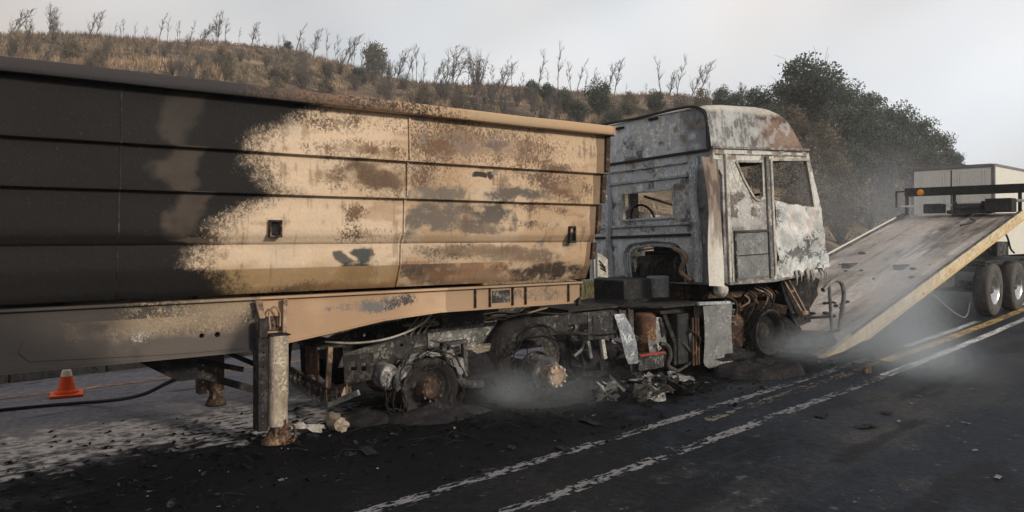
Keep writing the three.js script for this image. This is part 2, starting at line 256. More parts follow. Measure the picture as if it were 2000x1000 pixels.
function bareTree(seed, o) { // about 4 m tall; windblown towards +x
  const R = rng(seed), trunks = [], twigs = [], n = o.stems || 1;
  const grow = (p, d, l, r, lev, out) => {
    const pts = [p.clone()], q = p.clone(), dd = d.clone(), st = 4;
    for (let i = 0; i < st; i++) { dd.x += (R() - 0.5) * (lev ? 0.3 : 0.16) + (lev ? 0.08 : 0.03) * o.wind; dd.z += (R() - 0.5) * (lev ? 0.3 : 0.16); dd.y += lev ? -o.droop * (0.18 + 0.32 * i) * (lev === 1 ? 0.5 : 1) : 0; dd.normalize(); q.addScaledVector(dd, l / st); pts.push(q.clone()); }
    out.push(taper(pts, r, r * (lev ? 0.35 : 0.3), lev > 1 ? 3 : 4));
    if (lev >= 2) return;
    const c = lev === 0 ? o.limbs : o.twigs;
    for (let i = 0; i < c; i++) { const k = lev === 0 ? o.low + (1 - o.low) * (i + R()) / c : 0.15 + 0.85 * R(), b = pts[Math.min(st, Math.round(k * st))], a = R() * 6.28, e = 0.18 + R() * 0.5; grow(b.clone(), V(Math.cos(a) * e, 1 - 0.35 * lev * R(), Math.sin(a) * e).normalize(), l * (lev ? 0.5 : 0.33) * (0.5 + 0.8 * R()) * (lev ? 1 : 1.15 - 0.5 * k), r * (lev ? 0.5 : 0.5), lev + 1, twigs); }
  };
  for (let i = 0; i < n; i++) { const a = R() * 6.28; grow(V(n > 1 ? Math.cos(a) * 0.4 * R() * n * 0.3 : 0, -0.3, n > 1 ? Math.sin(a) * 0.4 * R() : 0), V((R() - 0.5) * 0.35 + o.lean, 1, (R() - 0.5) * 0.35).normalize(), (o.h || 3.6) * (0.7 + 0.35 * R()), (o.r || 0.045) * 1.15, 0, trunks); }
  return { trunks: trunks.map(t => join([t])), crown: join(twigs) };
}
const bareKinds = [
  bareTree(11, { limbs: 10, twigs: 8, low: 0.25, droop: 0.25, wind: 1, lean: 0.1 }), bareTree(12, { limbs: 12, twigs: 9, low: 0.12, droop: 0.4, wind: 1.5, lean: 0.25, stems: 3 }),
  bareTree(13, { limbs: 9, twigs: 6, low: 0.35, droop: 0.1, wind: 0.6, lean: 0, r: 0.045 }), bareTree(14, { limbs: 11, twigs: 9, low: 0.18, droop: 0.5, wind: 2.4, lean: 0.35, stems: 2 }),
  bareTree(15, { limbs: 9, twigs: 7, low: 0.4, droop: 0.2, wind: 0.8, lean: -0.08, stems: 2, r: 0.036 }), bareTree(16, { limbs: 14, twigs: 11, low: 0.06, droop: 0.3, wind: 0.8, lean: 0.05, stems: 5, r: 0.034 }),
  bareTree(17, { limbs: 7, twigs: 6, low: 0.4, droop: 0.15, wind: 0.5, lean: 0.04, r: 0.036 }),
];
function placeBare(px, top, kind, base, label, group) {
  const zr = interp(ridgeZ, px), py = interp(ridgePy, px), z = base === undefined ? zr * (0.975 + 0.03 * ih(px, top, 1)) : slopeSpot(px, base), y = hillAt(px, z), h = Math.max(1.0, (458 - top) / FOCAL * z + EYE - y) * 1.08;
  const k = bareKinds[kind], t = thing('bare_tree', label, 'tree', group);
  for (const s of k.trunks) obj('trunk', s, barkM, t); obj('crown', k.crown, barkM, t);
  t.position.set(colX(px, z), y, -z); t.scale.setScalar(h / (k.hh ??= (k.crown.computeBoundingBox(), Math.max(k.crown.boundingBox.max.y, 3)))); t.rotation.y = (ih(px, kind, 7) - 0.5) * 2.6; t.scale.x *= 0.75 + 0.6 * ih(px, kind, 9); t.rotation.z = (ih(px, kind, 8) - 0.5) * 0.16; return t;
}
const ridgeLabels = ['leafless crest sapling with limbs from low on one stem', 'leafless crest sapling of three stems bent by the wind', 'straight slim leafless sapling standing upright on the crest', 'leafless crest sapling with drooping tips blown to one side', 'pair of thin leafless stems rising from one foot on the crest', 'leafless many-stemmed crest bush', 'sparse thin leafless sapling with few short limbs on the crest'], rg = 'leafless saplings along the hill crest';
placeBare(20, 6, 3, undefined, 'leafless windblown tree on the crest at the end of the row', undefined);
placeBare(105, 8, 5, undefined, 'widest leafless tree on the crest, many stems spreading into a dome', undefined);
placeBare(180, 18, 3, undefined, 'leafless crest tree leaning hard over beside the dome-shaped one', undefined);
placeBare(1090, 74, 2, undefined, 'tallest thin bare tree alone on the crest above the trailer front', undefined);
for (const [px, top, kind] of [[48, 30, 6], [222, 42, 6], [238, 36, 4], [262, 44, 6], [285, 50, 4], [310, 22, 2], [326, 34, 6], [350, 40, 4], [372, 42, 0], [388, 32, 3], [425, 28, 1], [440, 34, 6], [466, 52, 6], [492, 44, 1], [505, 60, 4], [545, 62, 6], [577, 44, 2], [590, 74, 4], [612, 58, 1], [640, 54, 2], [656, 66, 4], [668, 66, 3], [690, 74, 4], [705, 82, 0], [775, 96, 1], [792, 92, 2], [810, 86, 4], [826, 104, 0], [846, 106, 3], [872, 96, 0], [882, 80, 1], [915, 112, 6], [962, 126, 4], [980, 112, 2], [1000, 120, 6], [1022, 140, 4], [1050, 94, 0], [1072, 132, 6], [1112, 120, 4], [1126, 114, 2], [1142, 136, 0], [1158, 130, 6], [1192, 118, 3], [1222, 160, 6], [1262, 162, 4], [1292, 104, 2], [1308, 140, 1], [1322, 112, 0], [1356, 120, 3], [1386, 160, 4], [1432, 164, 3], [1450, 158, 1], [1472, 170, 4]]) placeBare(px, top, kind, undefined, ridgeLabels[kind], rg);
const slopeR = rng(77);
for (let i = 0; i < 34; i++) { const px = 30 + slopeR() * 1180, base = interp(ridgePy, px) + 18 + slopeR() * 55; placeBare(px, base - 30 - slopeR() * 45, [1, 5, 0, 3, 5][i % 5], base, ['leafless grey slope shrub of three windbent stems', 'leafless many-stemmed grey shrub on the brown slope', 'single-stemmed leafless grey shrub on the brown slope', 'leafless grey slope shrub with drooping tips', 'leafless many-stemmed grey shrub on the brown slope'][i % 5], 'leafless shrubs on the open slope'); }

function leafShrub(seed, o) { // unit shrub: radius 1, height about 1.8, base at 0
  const R = rng(seed), P = [], Nn = [], C = [], tw = [], clumps = [];
  for (let i = 0; i < o.clumps; i++) { const a = R() * 6.28, e = Math.pow(R(), 0.6), h = 0.25 + 1.35 * R(), rad = Math.sqrt(Math.max(0.05, 1 - Math.pow((h - 0.75) / 1.0, 2))); clumps.push([Math.cos(a) * e * rad * 0.78, h * (0.9 + 0.2 * R()), Math.sin(a) * e * rad * 0.78, 0.2 + 0.2 * R(), 0.7 + 0.6 * R()]); }
  for (const c of clumps) {
    tw.push(taper([V(c[0] * 0.05, -0.05, c[2] * 0.05), V(c[0] * 0.4, c[1] * 0.45, c[2] * 0.4), V(c[0], c[1], c[2])], 0.022, 0.006, 3));
    for (let i = 0; i < o.leaves; i++) {
      const th = R() * 6.28, u = R() * 2 - 1, rr = c[3] * (0.35 + 0.75 * Math.pow(R(), 0.5)) * (1 + (R() < 0.06 ? 0.35 * R() : 0)), q = Math.sqrt(1 - u * u), p = V(c[0] + rr * q * Math.cos(th), c[1] + rr * u * 0.9, c[2] + rr * q * Math.sin(th));
      if (p.y < 0) continue;
      const d = V(R() - 0.5, R() - 0.2, R() - 0.5).normalize(), e = V(R() - 0.5, R() - 0.5, R() - 0.5).cross(d).normalize(), l = o.size * (0.6 + 0.8 * R()), w = l * 0.42, tip = p.clone().addScaledVector(d, l), mid = p.clone().addScaledVector(d, l * 0.5), a = mid.clone().addScaledVector(e, w), b = mid.clone().addScaledVector(e, -w), nn = e.clone().cross(d);
      for (const t of [p, a, tip, p, tip, b]) { P.push(t.x, t.y, t.z); Nn.push(nn.x, nn.y, nn.z); const v = c[4] * (0.75 + 0.5 * R()), m = mix(o.a, o.b, R()); C.push(m[0] * v, m[1] * v, m[2] * v); }
    }
  }
  for (let i = 0; i < (o.spray || 0); i++) { const a = R() * 6.28, e = 0.25 + 0.5 * R(), h = 1.35 + R() * 0.5; tw.push(taper([V(0, -0.05, 0), V(Math.cos(a) * e * 0.6, 0.8, Math.sin(a) * e * 0.6), V(Math.cos(a) * e, h, Math.sin(a) * e), V(Math.cos(a) * e * 1.15 + 0.05, h + 0.25 * R(), Math.sin(a) * e * 1.15), V(Math.cos(a) * e * 1.3 + 0.14, h + 0.12, Math.sin(a) * e * 1.3)], 0.014, 0.004, 3)); }
  const g = new THREE.BufferGeometry(); g.setAttribute('position', new THREE.Float32BufferAttribute(P, 3)); g.setAttribute('normal', new THREE.Float32BufferAttribute(Nn, 3)); g.setAttribute('color', new THREE.Float32BufferAttribute(C, 3));
  return { leaves: g, stems: join(tw) };
}
const leafM = new THREE.MeshPhysicalMaterial({ vertexColors: true, roughness: 0.9, transmission: 0.35, thickness: 0 });
const shrubKinds = [
  leafShrub(31, { clumps: 34, leaves: 170, size: 0.07, a: [0.036, 0.054, 0.038], b: [0.072, 0.088, 0.06], spray: 10 }),   // dark grey-green
  leafShrub(32, { clumps: 30, leaves: 160, size: 0.072, a: [0.058, 0.076, 0.052], b: [0.095, 0.112, 0.075], spray: 6 }),         // grey-green
  leafShrub(33, { clumps: 30, leaves: 110, size: 0.08, a: [0.12, 0.10, 0.068], b: [0.18, 0.15, 0.095], spray: 14 }),        // olive-brown
  leafShrub(34, { clumps: 18, leaves: 46, size: 0.07, a: [0.11, 0.092, 0.082], b: [0.15, 0.125, 0.105], spray: 60 }),        // brown twiggy
  leafShrub(35, { clumps: 26, leaves: 110, size: 0.085, a: [0.06, 0.085, 0.03], b: [0.10, 0.12, 0.05], spray: 4 }),         // fresh green
];
function placeShrub(px, py, rpx, kind, label, group, name = 'shrub', tall = 1) { // centre px,py and radius in the photograph's scale, standing on the slope
  const z = slopeSpot(px, py + rpx * 0.9), r = rpx * z / FOCAL, k = shrubKinds[kind], t = thing(name, label, name === 'shrub' ? 'shrub' : 'tree', group);
  obj('stem', k.stems, barkM, t); const m = new THREE.Mesh(k.leaves, leafM); m.name = 'foliage'; m.castShadow = m.receiveShadow = true; t.add(m);
  t.position.set(colX(px, z), hillAt(px, z) - 0.06, -z); t.scale.set(r, r * 1.05 * tall, r); t.rotation.y = ih(Math.round(px), Math.round(py), 5) * 6.28;
}
for (const [px, py, r, k] of [[1575, 175, 66, 0], [1535, 200, 46, 0], [1610, 190, 56, 0], [1655, 215, 50, 0], [1700, 220, 44, 1], [1750, 250, 48, 0], [1800, 270, 44, 1], [1838, 295, 38, 1], [1862, 318, 28, 0], [1640, 260, 56, 0], [1700, 280, 58, 0], [1760, 305, 52, 0], [1815, 325, 40, 1], [1850, 345, 30, 3], [1660, 330, 54, 0], [1730, 350, 56, 3], [1790, 365, 44, 3], [1480, 205, 36, 0], [1505, 240, 40, 0]]) placeShrub(px, py, r, k, ['dense dark shrub in the thicket behind the burnt cab', 'paler grey-green shrub in the thicket beyond the burnt cab', '', 'brown twiggy shrub in the thicket above the ramp'][k], 'dark shrubs of the thicket');
for (const [px, py, r, k] of [[1545, 255, 46, 2], [1605, 290, 50, 2], [1560, 330, 48, 2], [1625, 345, 52, 2], [1590, 390, 50, 2], [1660, 395, 46, 2], [1700, 410, 44, 3], [1550, 400, 40, 2], [1640, 440, 44, 3], [1745, 405, 36, 2], [1500, 330, 46, 2], [1470, 280, 44, 2]]) placeShrub(px, py, r, k, [ '', '', 'olive-brown leafy shrub on the lower bank behind the ramp', 'brown twiggy shrub on the lower bank behind the ramp'][k], 'olive-brown shrubs of the lower bank');
placeShrub(735, 122, 32, 4, 'single fresh green bushy tree on the crest above the trailer', undefined, 'bushy_tree', 1.15);
placeShrub(562, 62, 11, 0, 'tiny dark tufted tree on the crest among the leafless saplings', undefined, 'bushy_tree', 1);
placeShrub(930, 158, 34, 3, 'dense brown twiggy shrub rising above the crest by the trailer front', undefined, 'shrub', 1.3);
placeShrub(1170, 198, 34, 0, 'dark green shrub on the slope just above the cab roof corner', undefined, 'shrub', 1.1);
const scrub = Array.from({ length: 70 }, (_, i) => { const px = 10 + slopeR() * 1180, py = interp(ridgePy, px) + 14 + slopeR() * 75; return [px, py, 8 + slopeR() * 14, slopeR() < 0.75 ? 3 : 2]; });
for (const [px, py, r, k] of [[1040, 178, 22, 0], [1070, 182, 20, 0], [1100, 200, 26, 0], [1010, 190, 22, 3], [985, 205, 26, 3], [1130, 222, 28, 0], [1060, 225, 30, 3], [1005, 240, 30, 3], [950, 225, 26, 3], [900, 200, 24, 2], [865, 180, 22, 3], [830, 190, 24, 2], [790, 160, 20, 3], [755, 175, 22, 3], [700, 150, 20, 0], [665, 130, 18, 3], [640, 140, 20, 3], [1230, 205, 24, 2], [1280, 200, 24, 0], [1330, 205, 26, 3], [1370, 200, 26, 2], [1410, 195, 26, 0], [1440, 205, 28, 0], [1200, 240, 26, 0], [1260, 235, 24, 3], [520, 120, 16, 3], [470, 110, 14, 3], [430, 100, 16, 3], [390, 118, 16, 3], [330, 92, 12, 3], [290, 100, 14, 3], [210, 95, 14, 3], [130, 88, 16, 3], [70, 96, 14, 3], [600, 150, 16, 3], [560, 112, 14, 3], ...scrub]) placeShrub(px, py, r, k,  ['low dark green bush on the brown hillside', 'low grey-green bush on the brown hillside', 'low olive bush on the brown hillside', 'low brown twiggy bush on the hillside'][k], 'low bushes of the open hillside');

// ------------------------------------------------------------------ burnt tipper trailer; local x forward, z to the camera's side, origin at the landing leg's foot
const trailer = thing('tipper_trailer', 'long cream tipper trailer, its side half blackened by soot', 'trailer');
trailer.position.set(-1.86, 0, -6.08); trailer.rotation.y = 36.5 * Math.PI / 180;
const TT0 = -2.2, TTW = 5.7, TY0 = 0.65, TYH = 2.15;
const sootEdge = [[1.18, -0.23], [1.25, -0.28], [1.37, -0.39], [1.41, -0.56], [1.53, -0.53], [1.555, -0.5], [1.57, -0.44], [1.68, -0.41], [1.76, -0.36], [1.88, -0.12], [1.95, 0.04], [2.0, 0.04], [2.11, -0.11], [2.27, -0.13], [2.34, -0.15], [2.47, -0.04], [2.56, 0.16], [2.66, 0.36]];
const trailerTex = tex(2048, 1024, (a, b) => {
  const t = TT0 + a * TTW, y = TY0 + b * TYH;
  const n1 = fbm(t * 1.4 + 30, y * 1.9 + 30, 4, 401), n2 = fbm(t * 7 + 9, y * 8 + 9, 4, 403), n3 = fbm(t * 70 + 5, y * 56 + 5, 3, 405), drip = fbm(t * 30, y * 6, 3, 407), hz = fbm(t * 3, y * 26, 3, 409), n4 = 0.55 * vn(t * 160, y * 130, 411) + 0.45 * ih(Math.floor(a * 2048), Math.floor(b * 1024), 7);
  const cream = [0.61, 0.475, 0.35], tan = [0.44, 0.31, 0.20], brown = [0.15, 0.092, 0.06], soot = [0.0105, 0.0098, 0.0102];
  const n5 = fbm(t * 19 + 3, y * 24 + 5, 4, 419), sp = ss(0.22, 0.78, 0.5 * n3 + 0.5 * n4); // speckle field 0..1
  let c = mix(cream, tan, cl(0.55 * (t > 1.07 ? 1 : 0) + 0.75 * ss(0.4, 0.68, n1))); c = mix(c, [0.30, 0.20, 0.13], ss(0.50, 0.72, 0.5 * n2 + 0.3 * hz + 0.2 * n1) * (t > 1.07 ? 0.85 : 0.4)); c = mix(c, [0.52, 0.43, 0.33], ss(0.52, 0.7, fbm(t * 2.6, y * 4, 4, 413)) * 0.5);
  const k0 = 0.92 + 0.16 * n3; c = [c[0] * k0, c[1] * k0, c[2] * k0];
  const wx = t + 0.34 * (fbm(t * 3.1 + 11, y * 4.2 + 3, 4, 415) - 0.5), wy = y + 0.16 * (fbm(t * 3.3 + 71, y * 4.0 + 31, 4, 417) - 0.5);
  const e = (ct, cy, rt, ry) => 1 - Math.hypot((wx - ct) / rt, (wy - cy) / ry);              // 1 at the centre of a stain, 0 on its rim
  const speck = (col, f, amt) => { c = mix(c, col, ss(-0.10, 0.16, cl(f * 1.1 + 0.08) * amt - sp * 0.9 + 0.22 * (n2 - 0.5)) * (0.45 + 0.55 * ss(0.3, 0.6, n2)) * ss(-0.22, 0.08, f)); };
  const soft = (col, f, amt) => { c = mix(c, col, ss(0.0, 0.6, f + (n2 - 0.5) * 0.9 + (hz - 0.5) * 0.5 + (n5 - 0.5) * 0.7 + (sp - 0.5) * 0.22) * amt); };
  if (y > 1.16 && y < 2.665) {
    if (t > 1.07) { // second panel: scorched, flaking paint
      speck(brown, e(1.5, 2.45, 1.0, 0.24), 0.8); speck(brown, e(2.1, 2.42, 0.9, 0.26), 0.75); speck([0.15, 0.105, 0.075], e(1.7, 2.55, 0.8, 0.14), 0.7);
      soft([0.30, 0.22, 0.16], e(1.7, 2.44, 0.75, 0.16), 0.6); soft([0.19, 0.13, 0.12], e(1.62, 2.43, 0.22, 0.09), 0.55); soft([0.15, 0.11, 0.10], e(1.92, 2.47, 0.16, 0.055), 0.9);
      speck(brown, e(2.6, 2.31, 0.45, 0.09), 0.95); speck(brown, e(2.75, 2.1, 0.55, 0.16), 1.0); speck([0.12, 0.08, 0.06], e(2.5, 2.18, 0.3, 0.12), 0.9); speck(brown, e(1.35, 2.14, 0.45, 0.2), 0.75); speck(brown, e(1.3, 2.42, 0.35, 0.25), 0.8);
      soft([0.02, 0.02, 0.022], e(1.80, 2.17, 0.055, 0.03) * 2, 0.95); soft([0.02, 0.02, 0.022], e(1.88, 2.165, 0.05, 0.035) * 2, 0.95);
      soft([0.16, 0.135, 0.115], e(1.4, 2.02, 0.5, 0.09), 0.9); soft([0.11, 0.095, 0.085], e(2.2, 2.01, 0.5, 0.07), 0.95);
      soft([0.15, 0.125, 0.105], e(1.45, 1.78, 0.55, 0.19), 1.0); soft([0.11, 0.095, 0.085], e(2.02, 1.84, 0.34, 0.13), 1.0); soft([0.13, 0.105, 0.09], e(1.9, 1.74, 0.4, 0.10), 0.8);
      
      speck([0.10, 0.07, 0.05], e(2.5, 1.76, 0.25, 0.05), 1.1); speck(brown, e(2.6, 1.9, 0.35, 0.04), 1.0);
      speck([0.09, 0.07, 0.055], e(1.75, 1.47, 0.6, 0.1), 0.95); soft([0.20, 0.14, 0.09], e(2.2, 1.47, 1.0, 0.12), 0.8); soft([0.17, 0.12, 0.09], e(2.6, 1.5, 0.5, 0.1), 0.8);
      if (y < 1.39) { soft([0.06, 0.058, 0.05], e(1.33, 1.3, 0.42, 0.13), 1.0); soft([0.22, 0.12, 0.065], e(1.9, 1.27, 0.9, 0.18), 0.8); soft([0.055, 0.042, 0.035], e(2.75, 1.29, 0.75, 0.12), 1.0); }
      c = mix(c, [0.17, 0.10, 0.06], ss(0.60, 0.72, 0.55 * fbm(t * 34, y * 3.2, 3, 427) + 0.45 * n2) * 0.55); c = mix(c, [0.22, 0.20, 0.185], ss(0.64, 0.72, n5) * ss(0.45, 0.6, n2) * 0.8);
      if (t > 3.2 + 0.05 * n2) c = mix(c, [0.12, 0.075, 0.05], 0.75);
    } else {
      speck(brown, e(0.65, 2.36, 0.55, 0.11), 0.95 + 0.6 * (drip - 0.5)); soft([0.15, 0.095, 0.062], e(0.74, 2.14, 0.36, 0.15) * 1.1, 0.9); speck([0.12, 0.08, 0.055], e(0.74, 2.12, 0.46, 0.2), 0.85);
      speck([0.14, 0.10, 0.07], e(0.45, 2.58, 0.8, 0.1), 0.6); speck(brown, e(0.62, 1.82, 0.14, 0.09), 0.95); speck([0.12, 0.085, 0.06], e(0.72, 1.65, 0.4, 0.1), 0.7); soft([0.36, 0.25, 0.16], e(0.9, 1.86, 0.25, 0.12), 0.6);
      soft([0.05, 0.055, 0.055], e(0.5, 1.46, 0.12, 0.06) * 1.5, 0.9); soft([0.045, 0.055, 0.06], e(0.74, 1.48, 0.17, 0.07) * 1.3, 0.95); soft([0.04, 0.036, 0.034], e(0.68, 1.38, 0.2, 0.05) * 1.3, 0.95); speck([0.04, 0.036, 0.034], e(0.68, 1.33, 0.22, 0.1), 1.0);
      if (y < 1.385) { soft([0.31, 0.205, 0.10], 0.75, 0.85); speck([0.12, 0.09, 0.05], e(0.2, 1.21, 0.35, 0.06), 0.9); soft([0.24, 0.13, 0.07], e(0.7, 1.2, 0.6, 0.08), 0.7); }
      c = mix(c, [0.22, 0.14, 0.09], ss(0.62, 0.74, 0.55 * fbm(t * 34, y * 3.2, 3, 427) + 0.45 * n2) * 0.45);
      const d = interp(sootEdge, y) - t + (n2 - 0.5) * 0.16, pr = cl((d + 0.20) / 0.46);
      c = mix(c, soot, cl(0.42 * ss(-0.12, 0.12, pr - 0.13 - sp * 0.8) + 0.58 * ss(0.1, 0.95, pr + (n5 - 0.5) * 2 * pr * (1 - pr))) * ss(-0.32, -0.14, d));
      if (d > 0) { // paler scorched crescents within the soot, row by row
        const cre = (y0, y1, tl, w0, w1) => { const k = (y - y0) / (y1 - y0); if (k < 0 || k > 1) return 0; const left = tl + 0.16 * Math.pow(Math.abs(k - 0.45), 2) * 2.2, right = tl + w0 + (w1 - w0) * k + 0.30 * (fbm(t * 2.4 + 3, y * 5 + 7, 4, 433) - 0.5) * 2 * 0.5 + 0.12 * (n2 - 0.5); return ss(-0.05, 0.07, t - left + 0.22 * (n2 - 0.5) + 0.1 * (n1 - 0.5)) * ss(-0.03, 0.07, right - t) * (0.75 + 0.7 * (n2 - 0.35)); };
        c = mix(c, [0.046, 0.039, 0.034], 0.9 * cre(2.285, 2.665, -0.95, 0.16, 0.42)); c = mix(c, [0.054, 0.044, 0.038], 0.9 * cre(1.965, 2.285, -0.93, 0.22, 0.34)); c = mix(c, [0.062, 0.049, 0.041], 0.9 * cre(1.60, 1.965, -0.84, 0.20, 0.36)); soft([0.12, 0.09, 0.07], e(-0.62, 1.6, 0.22, 0.03), 0.7);
        const g = 0.85 + 0.5 * fbm(t * 2, y * 3, 3, 421); c = [c[0] * g, c[1] * g, c[2] * g];
      }
    }
  } else if (y >= 2.665) { // rail
    c = mix([0.040, 0.038, 0.042], [0.20, 0.125, 0.085], ss(-0.35, 0.75, t + (n2 - 0.5) * 0.9 + (sp - 0.5) * 0.5)); c = mix(c, [0.44, 0.30, 0.19], ss(0.6, 1.5, t + (n2 - 0.5) * 0.8 + (sp - 0.5) * 0.6)); soft([0.36, 0.29, 0.18], e(2.1, 2.72, 0.6, 0.1), 0.5); speck([0.05, 0.04, 0.035], e(0.9, 2.7, 0.9, 0.12), 0.6);
  } else { // beam
    c = mix([0.50, 0.35, 0.235], [0.36, 0.24, 0.155], ss(0.4, 0.7, n1)); if (t > 1.6) c = mix(c, [0.26, 0.175, 0.115], 0.65);
    speck([0.15, 0.14, 0.14], e(0.85, 1.05, 0.5, 0.06), 1.05 + 0.6 * (drip - 0.5)); speck([0.07, 0.06, 0.06], e(1.17, 1.055, 0.16, 0.05), 0.9); speck([0.14, 0.11, 0.09], e(2.75, 1.07, 0.4, 0.09), 0.75); speck([0.12, 0.10, 0.08], e(2.45, 1.05, 0.12, 0.09), 0.7);
    if (t < -0.12) {
      let q = mix([0.30, 0.235, 0.165], [0.13, 0.10, 0.08], ss(0.3, 0.7, 0.5 * n2 + 0.5 * sp)); q = mix(q, [0.10, 0.085, 0.078], ss(0.95, 0.86, y + (n2 - 0.5) * 0.08));
      q = mix(q, [0.055, 0.048, 0.045], ss(-0.85, -1.5, t + (n2 - 0.5) * 0.7 - (y > 1.04 ? 0.5 : 0))); q = mix(q, [0.024, 0.022, 0.023], ss(-1.1, -1.7, t + (n1 - 0.5) * 0.8 + (y - 0.95) * 0.8)); q = mix(q, [0.035, 0.033, 0.036], ss(-0.34, -0.2, t + (n2 - 0.5) * 0.12 + (y - 0.95) * -0.5)); q = mix(q, [0.36, 0.28, 0.19], ss(0.62, 0.78, sp) * ss(0.92, 1.0, y) * ss(-1.2, -0.9, t) * 0.9); q = mix(q, [0.55, 0.54, 0.55], ss(0.70, 0.76, sp) * ss(0.14, 0.0, Math.hypot(t + 0.98, (y - 0.91) * 2.2)) * 0.9);
      c = mix(c, q, ss(-0.10, -0.16, t));
    }
  }
  return c;
}, { clamp: true });
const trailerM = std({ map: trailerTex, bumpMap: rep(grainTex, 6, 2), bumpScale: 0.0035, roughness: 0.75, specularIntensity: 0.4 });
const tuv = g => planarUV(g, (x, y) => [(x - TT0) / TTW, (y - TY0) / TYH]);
const buckle = (t, y, a = 0.008) => (fbm(t * 1.7 + 40, y * 2.6 + 40, 3, 431) - 0.5) * 2 * a;
const rows = [ // outline of each lapped row from its top to its lower lip: [z, y]
  [[0.205, 2.668], [0.212, 2.5], [0.218, 2.287], [0.216, 2.272], [0.165, 2.268]],
  [[0.172, 2.276], [0.172, 2.1], [0.170, 1.972], [0.167, 1.957], [0.115, 1.953]],
  [[0.124, 1.962], [0.120, 1.8], [0.114, 1.655], [0.062, 1.572], [0.03, 1.566]],
  [[0.062, 1.572], [0.060, 1.5], [0.052, 1.39], [-0.03, 1.19], [-0.07, 1.186]]];
const cuts = [-6.0, -3.48, -1.15, 1.07, 3.30];
function bodyPanel(row, t0, t1, last, side) {
  const pr = rows[row], n = 16, lean = y => last ? (y - 1.18) * 0.055 : 0, pts = [];
  for (let i = 0; i < pr.length - 1; i++) { const m = i < 3 ? 3 : 1; for (let k = 0; k < m; k++) pts.push([pr[i][0] + (pr[i + 1][0] - pr[i][0]) * k / m, pr[i][1] + (pr[i + 1][1] - pr[i][1]) * k / m]); } pts.push(pr[pr.length - 1]);
  return grid(n, pts.length - 1, (a, b) => { const q = pts[Math.round(b * (pts.length - 1))], t = t0 + 0.003 + (t1 - t0 - 0.006 + lean(q[1])) * a, z = q[0] + (b < 0.9 && b > 0 ? buckle(t, q[1]) * Math.min(1, 8 * a * (1 - a) + 0.2) : 0); return side > 0 ? [t, q[1], z] : [t, q[1], -1.9 - z]; });
}
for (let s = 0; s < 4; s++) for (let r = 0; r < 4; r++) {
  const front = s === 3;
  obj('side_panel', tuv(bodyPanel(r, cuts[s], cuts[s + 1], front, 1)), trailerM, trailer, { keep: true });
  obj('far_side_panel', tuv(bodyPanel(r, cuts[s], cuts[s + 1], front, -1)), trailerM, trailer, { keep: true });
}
obj('top_rail', tuv(grid(90, 8, (a, b) => { const P = [[0.17, 2.668], [0.285, 2.662], [0.302, 2.672], [0.304, 2.70], [0.303, 2.742], [0.29, 2.758], [0.24, 2.760], [0.17, 2.758], [0.17, 2.668]], q = P[Math.round(b * 8)], t = -6.02 + 9.42 * a; return [t, q[1] + buckle(t, 2, 0.004), q[0] + buckle(t, 5, 0.006)]; })), trailerM, trailer, { keep: true });
obj('top_rail', box(-6.02, 3.4, 2.665, 2.755, -2.2, -2.07), M.soot, trailer);
obj('rail_end_cap', tuv(box(3.385, 3.405, 2.655, 2.762, 0.165, 0.308)), trailerM, trailer, { keep: true });
obj('front_wall', [plate([[-1.87, 1.18], [-0.03, 1.18], [0.2, 2.68], [-2.1, 2.68]], 0.02).rotateY(Math.PI / 2).scale(1, 1, -1).applyMatrix4(new THREE.Matrix4().makeShear(0, 0, 0, 0, 0, 0)).translate(3.32, 0, 0)], M.umber, trailer);
obj('rear_wall', box(-6.0, -5.97, 1.19, 2.72, -2.08, 0.19), M.soot, trailer);
obj('body_floor', box(-5.96, 3.28, 1.2, 1.23, -1.85, -0.06), M.soot, trailer);
for (let r = 0; r < 4; r++) { // welded seam strip between the two front panels, one piece to each row
  const pr = rows[r], a = pr[0], b = pr[r < 2 ? 2 : 2];
  obj('seam_strip', tuv(join([bar([1.07, b[1] + 0.004, b[0] + 0.008], [1.07, a[1] - 0.004, a[0] + 0.008], 0.02, 0.022), ...(r > 1 ? [bar([1.07, pr[3][1] + 0.01, pr[3][0] + 0.008], [1.07, b[1], b[0] + 0.008], 0.02, 0.022)] : [])])), trailerM, trailer, { keep: true });
  obj('front_corner_strip', bar([3.30 + (b[1] - 1.18) * 0.055, b[1] + 0.004, b[0] + 0.003], [3.30 + (a[1] - 1.18) * 0.055, a[1] - 0.003, a[0] + 0.003], 0.05, 0.06), M.umber, trailer);
  obj('panel_joint', bar([-1.15, b[1] + 0.004, b[0] + 0.002], [-1.15, a[1] - 0.004, a[0] + 0.002], 0.008, 0.012), M.soot, trailer);
}
// burnt lamp housings on the side
for (const [t, y, w, h, z] of [[-0.06, 1.695, 0.10, 0.135, 0.112], [2.975, 1.65, 0.085, 0.17, 0.104]]) {
  const l = obj('marker_lamp_housing', [box(t - w / 2, t + w / 2, y - h / 2, y - h / 2 + 0.018, z, z + 0.045), box(t - w / 2, t + w / 2, y + h / 2 - 0.018, y + h / 2, z, z + 0.04), box(t - w / 2, t - w / 2 + 0.016, y - h / 2, y + h / 2, z, z + 0.042), box(t + w / 2 - 0.016, t + w / 2, y - h / 2, y + h / 2, z, z + 0.042)], M.umber, trailer);
  obj('burnt_socket', box(t - w / 2 + 0.02, t + w / 2 - 0.02, y - h / 2 + 0.02, y + h / 2 - 0.02, z - 0.01, z + 0.012), M.char, l);
}
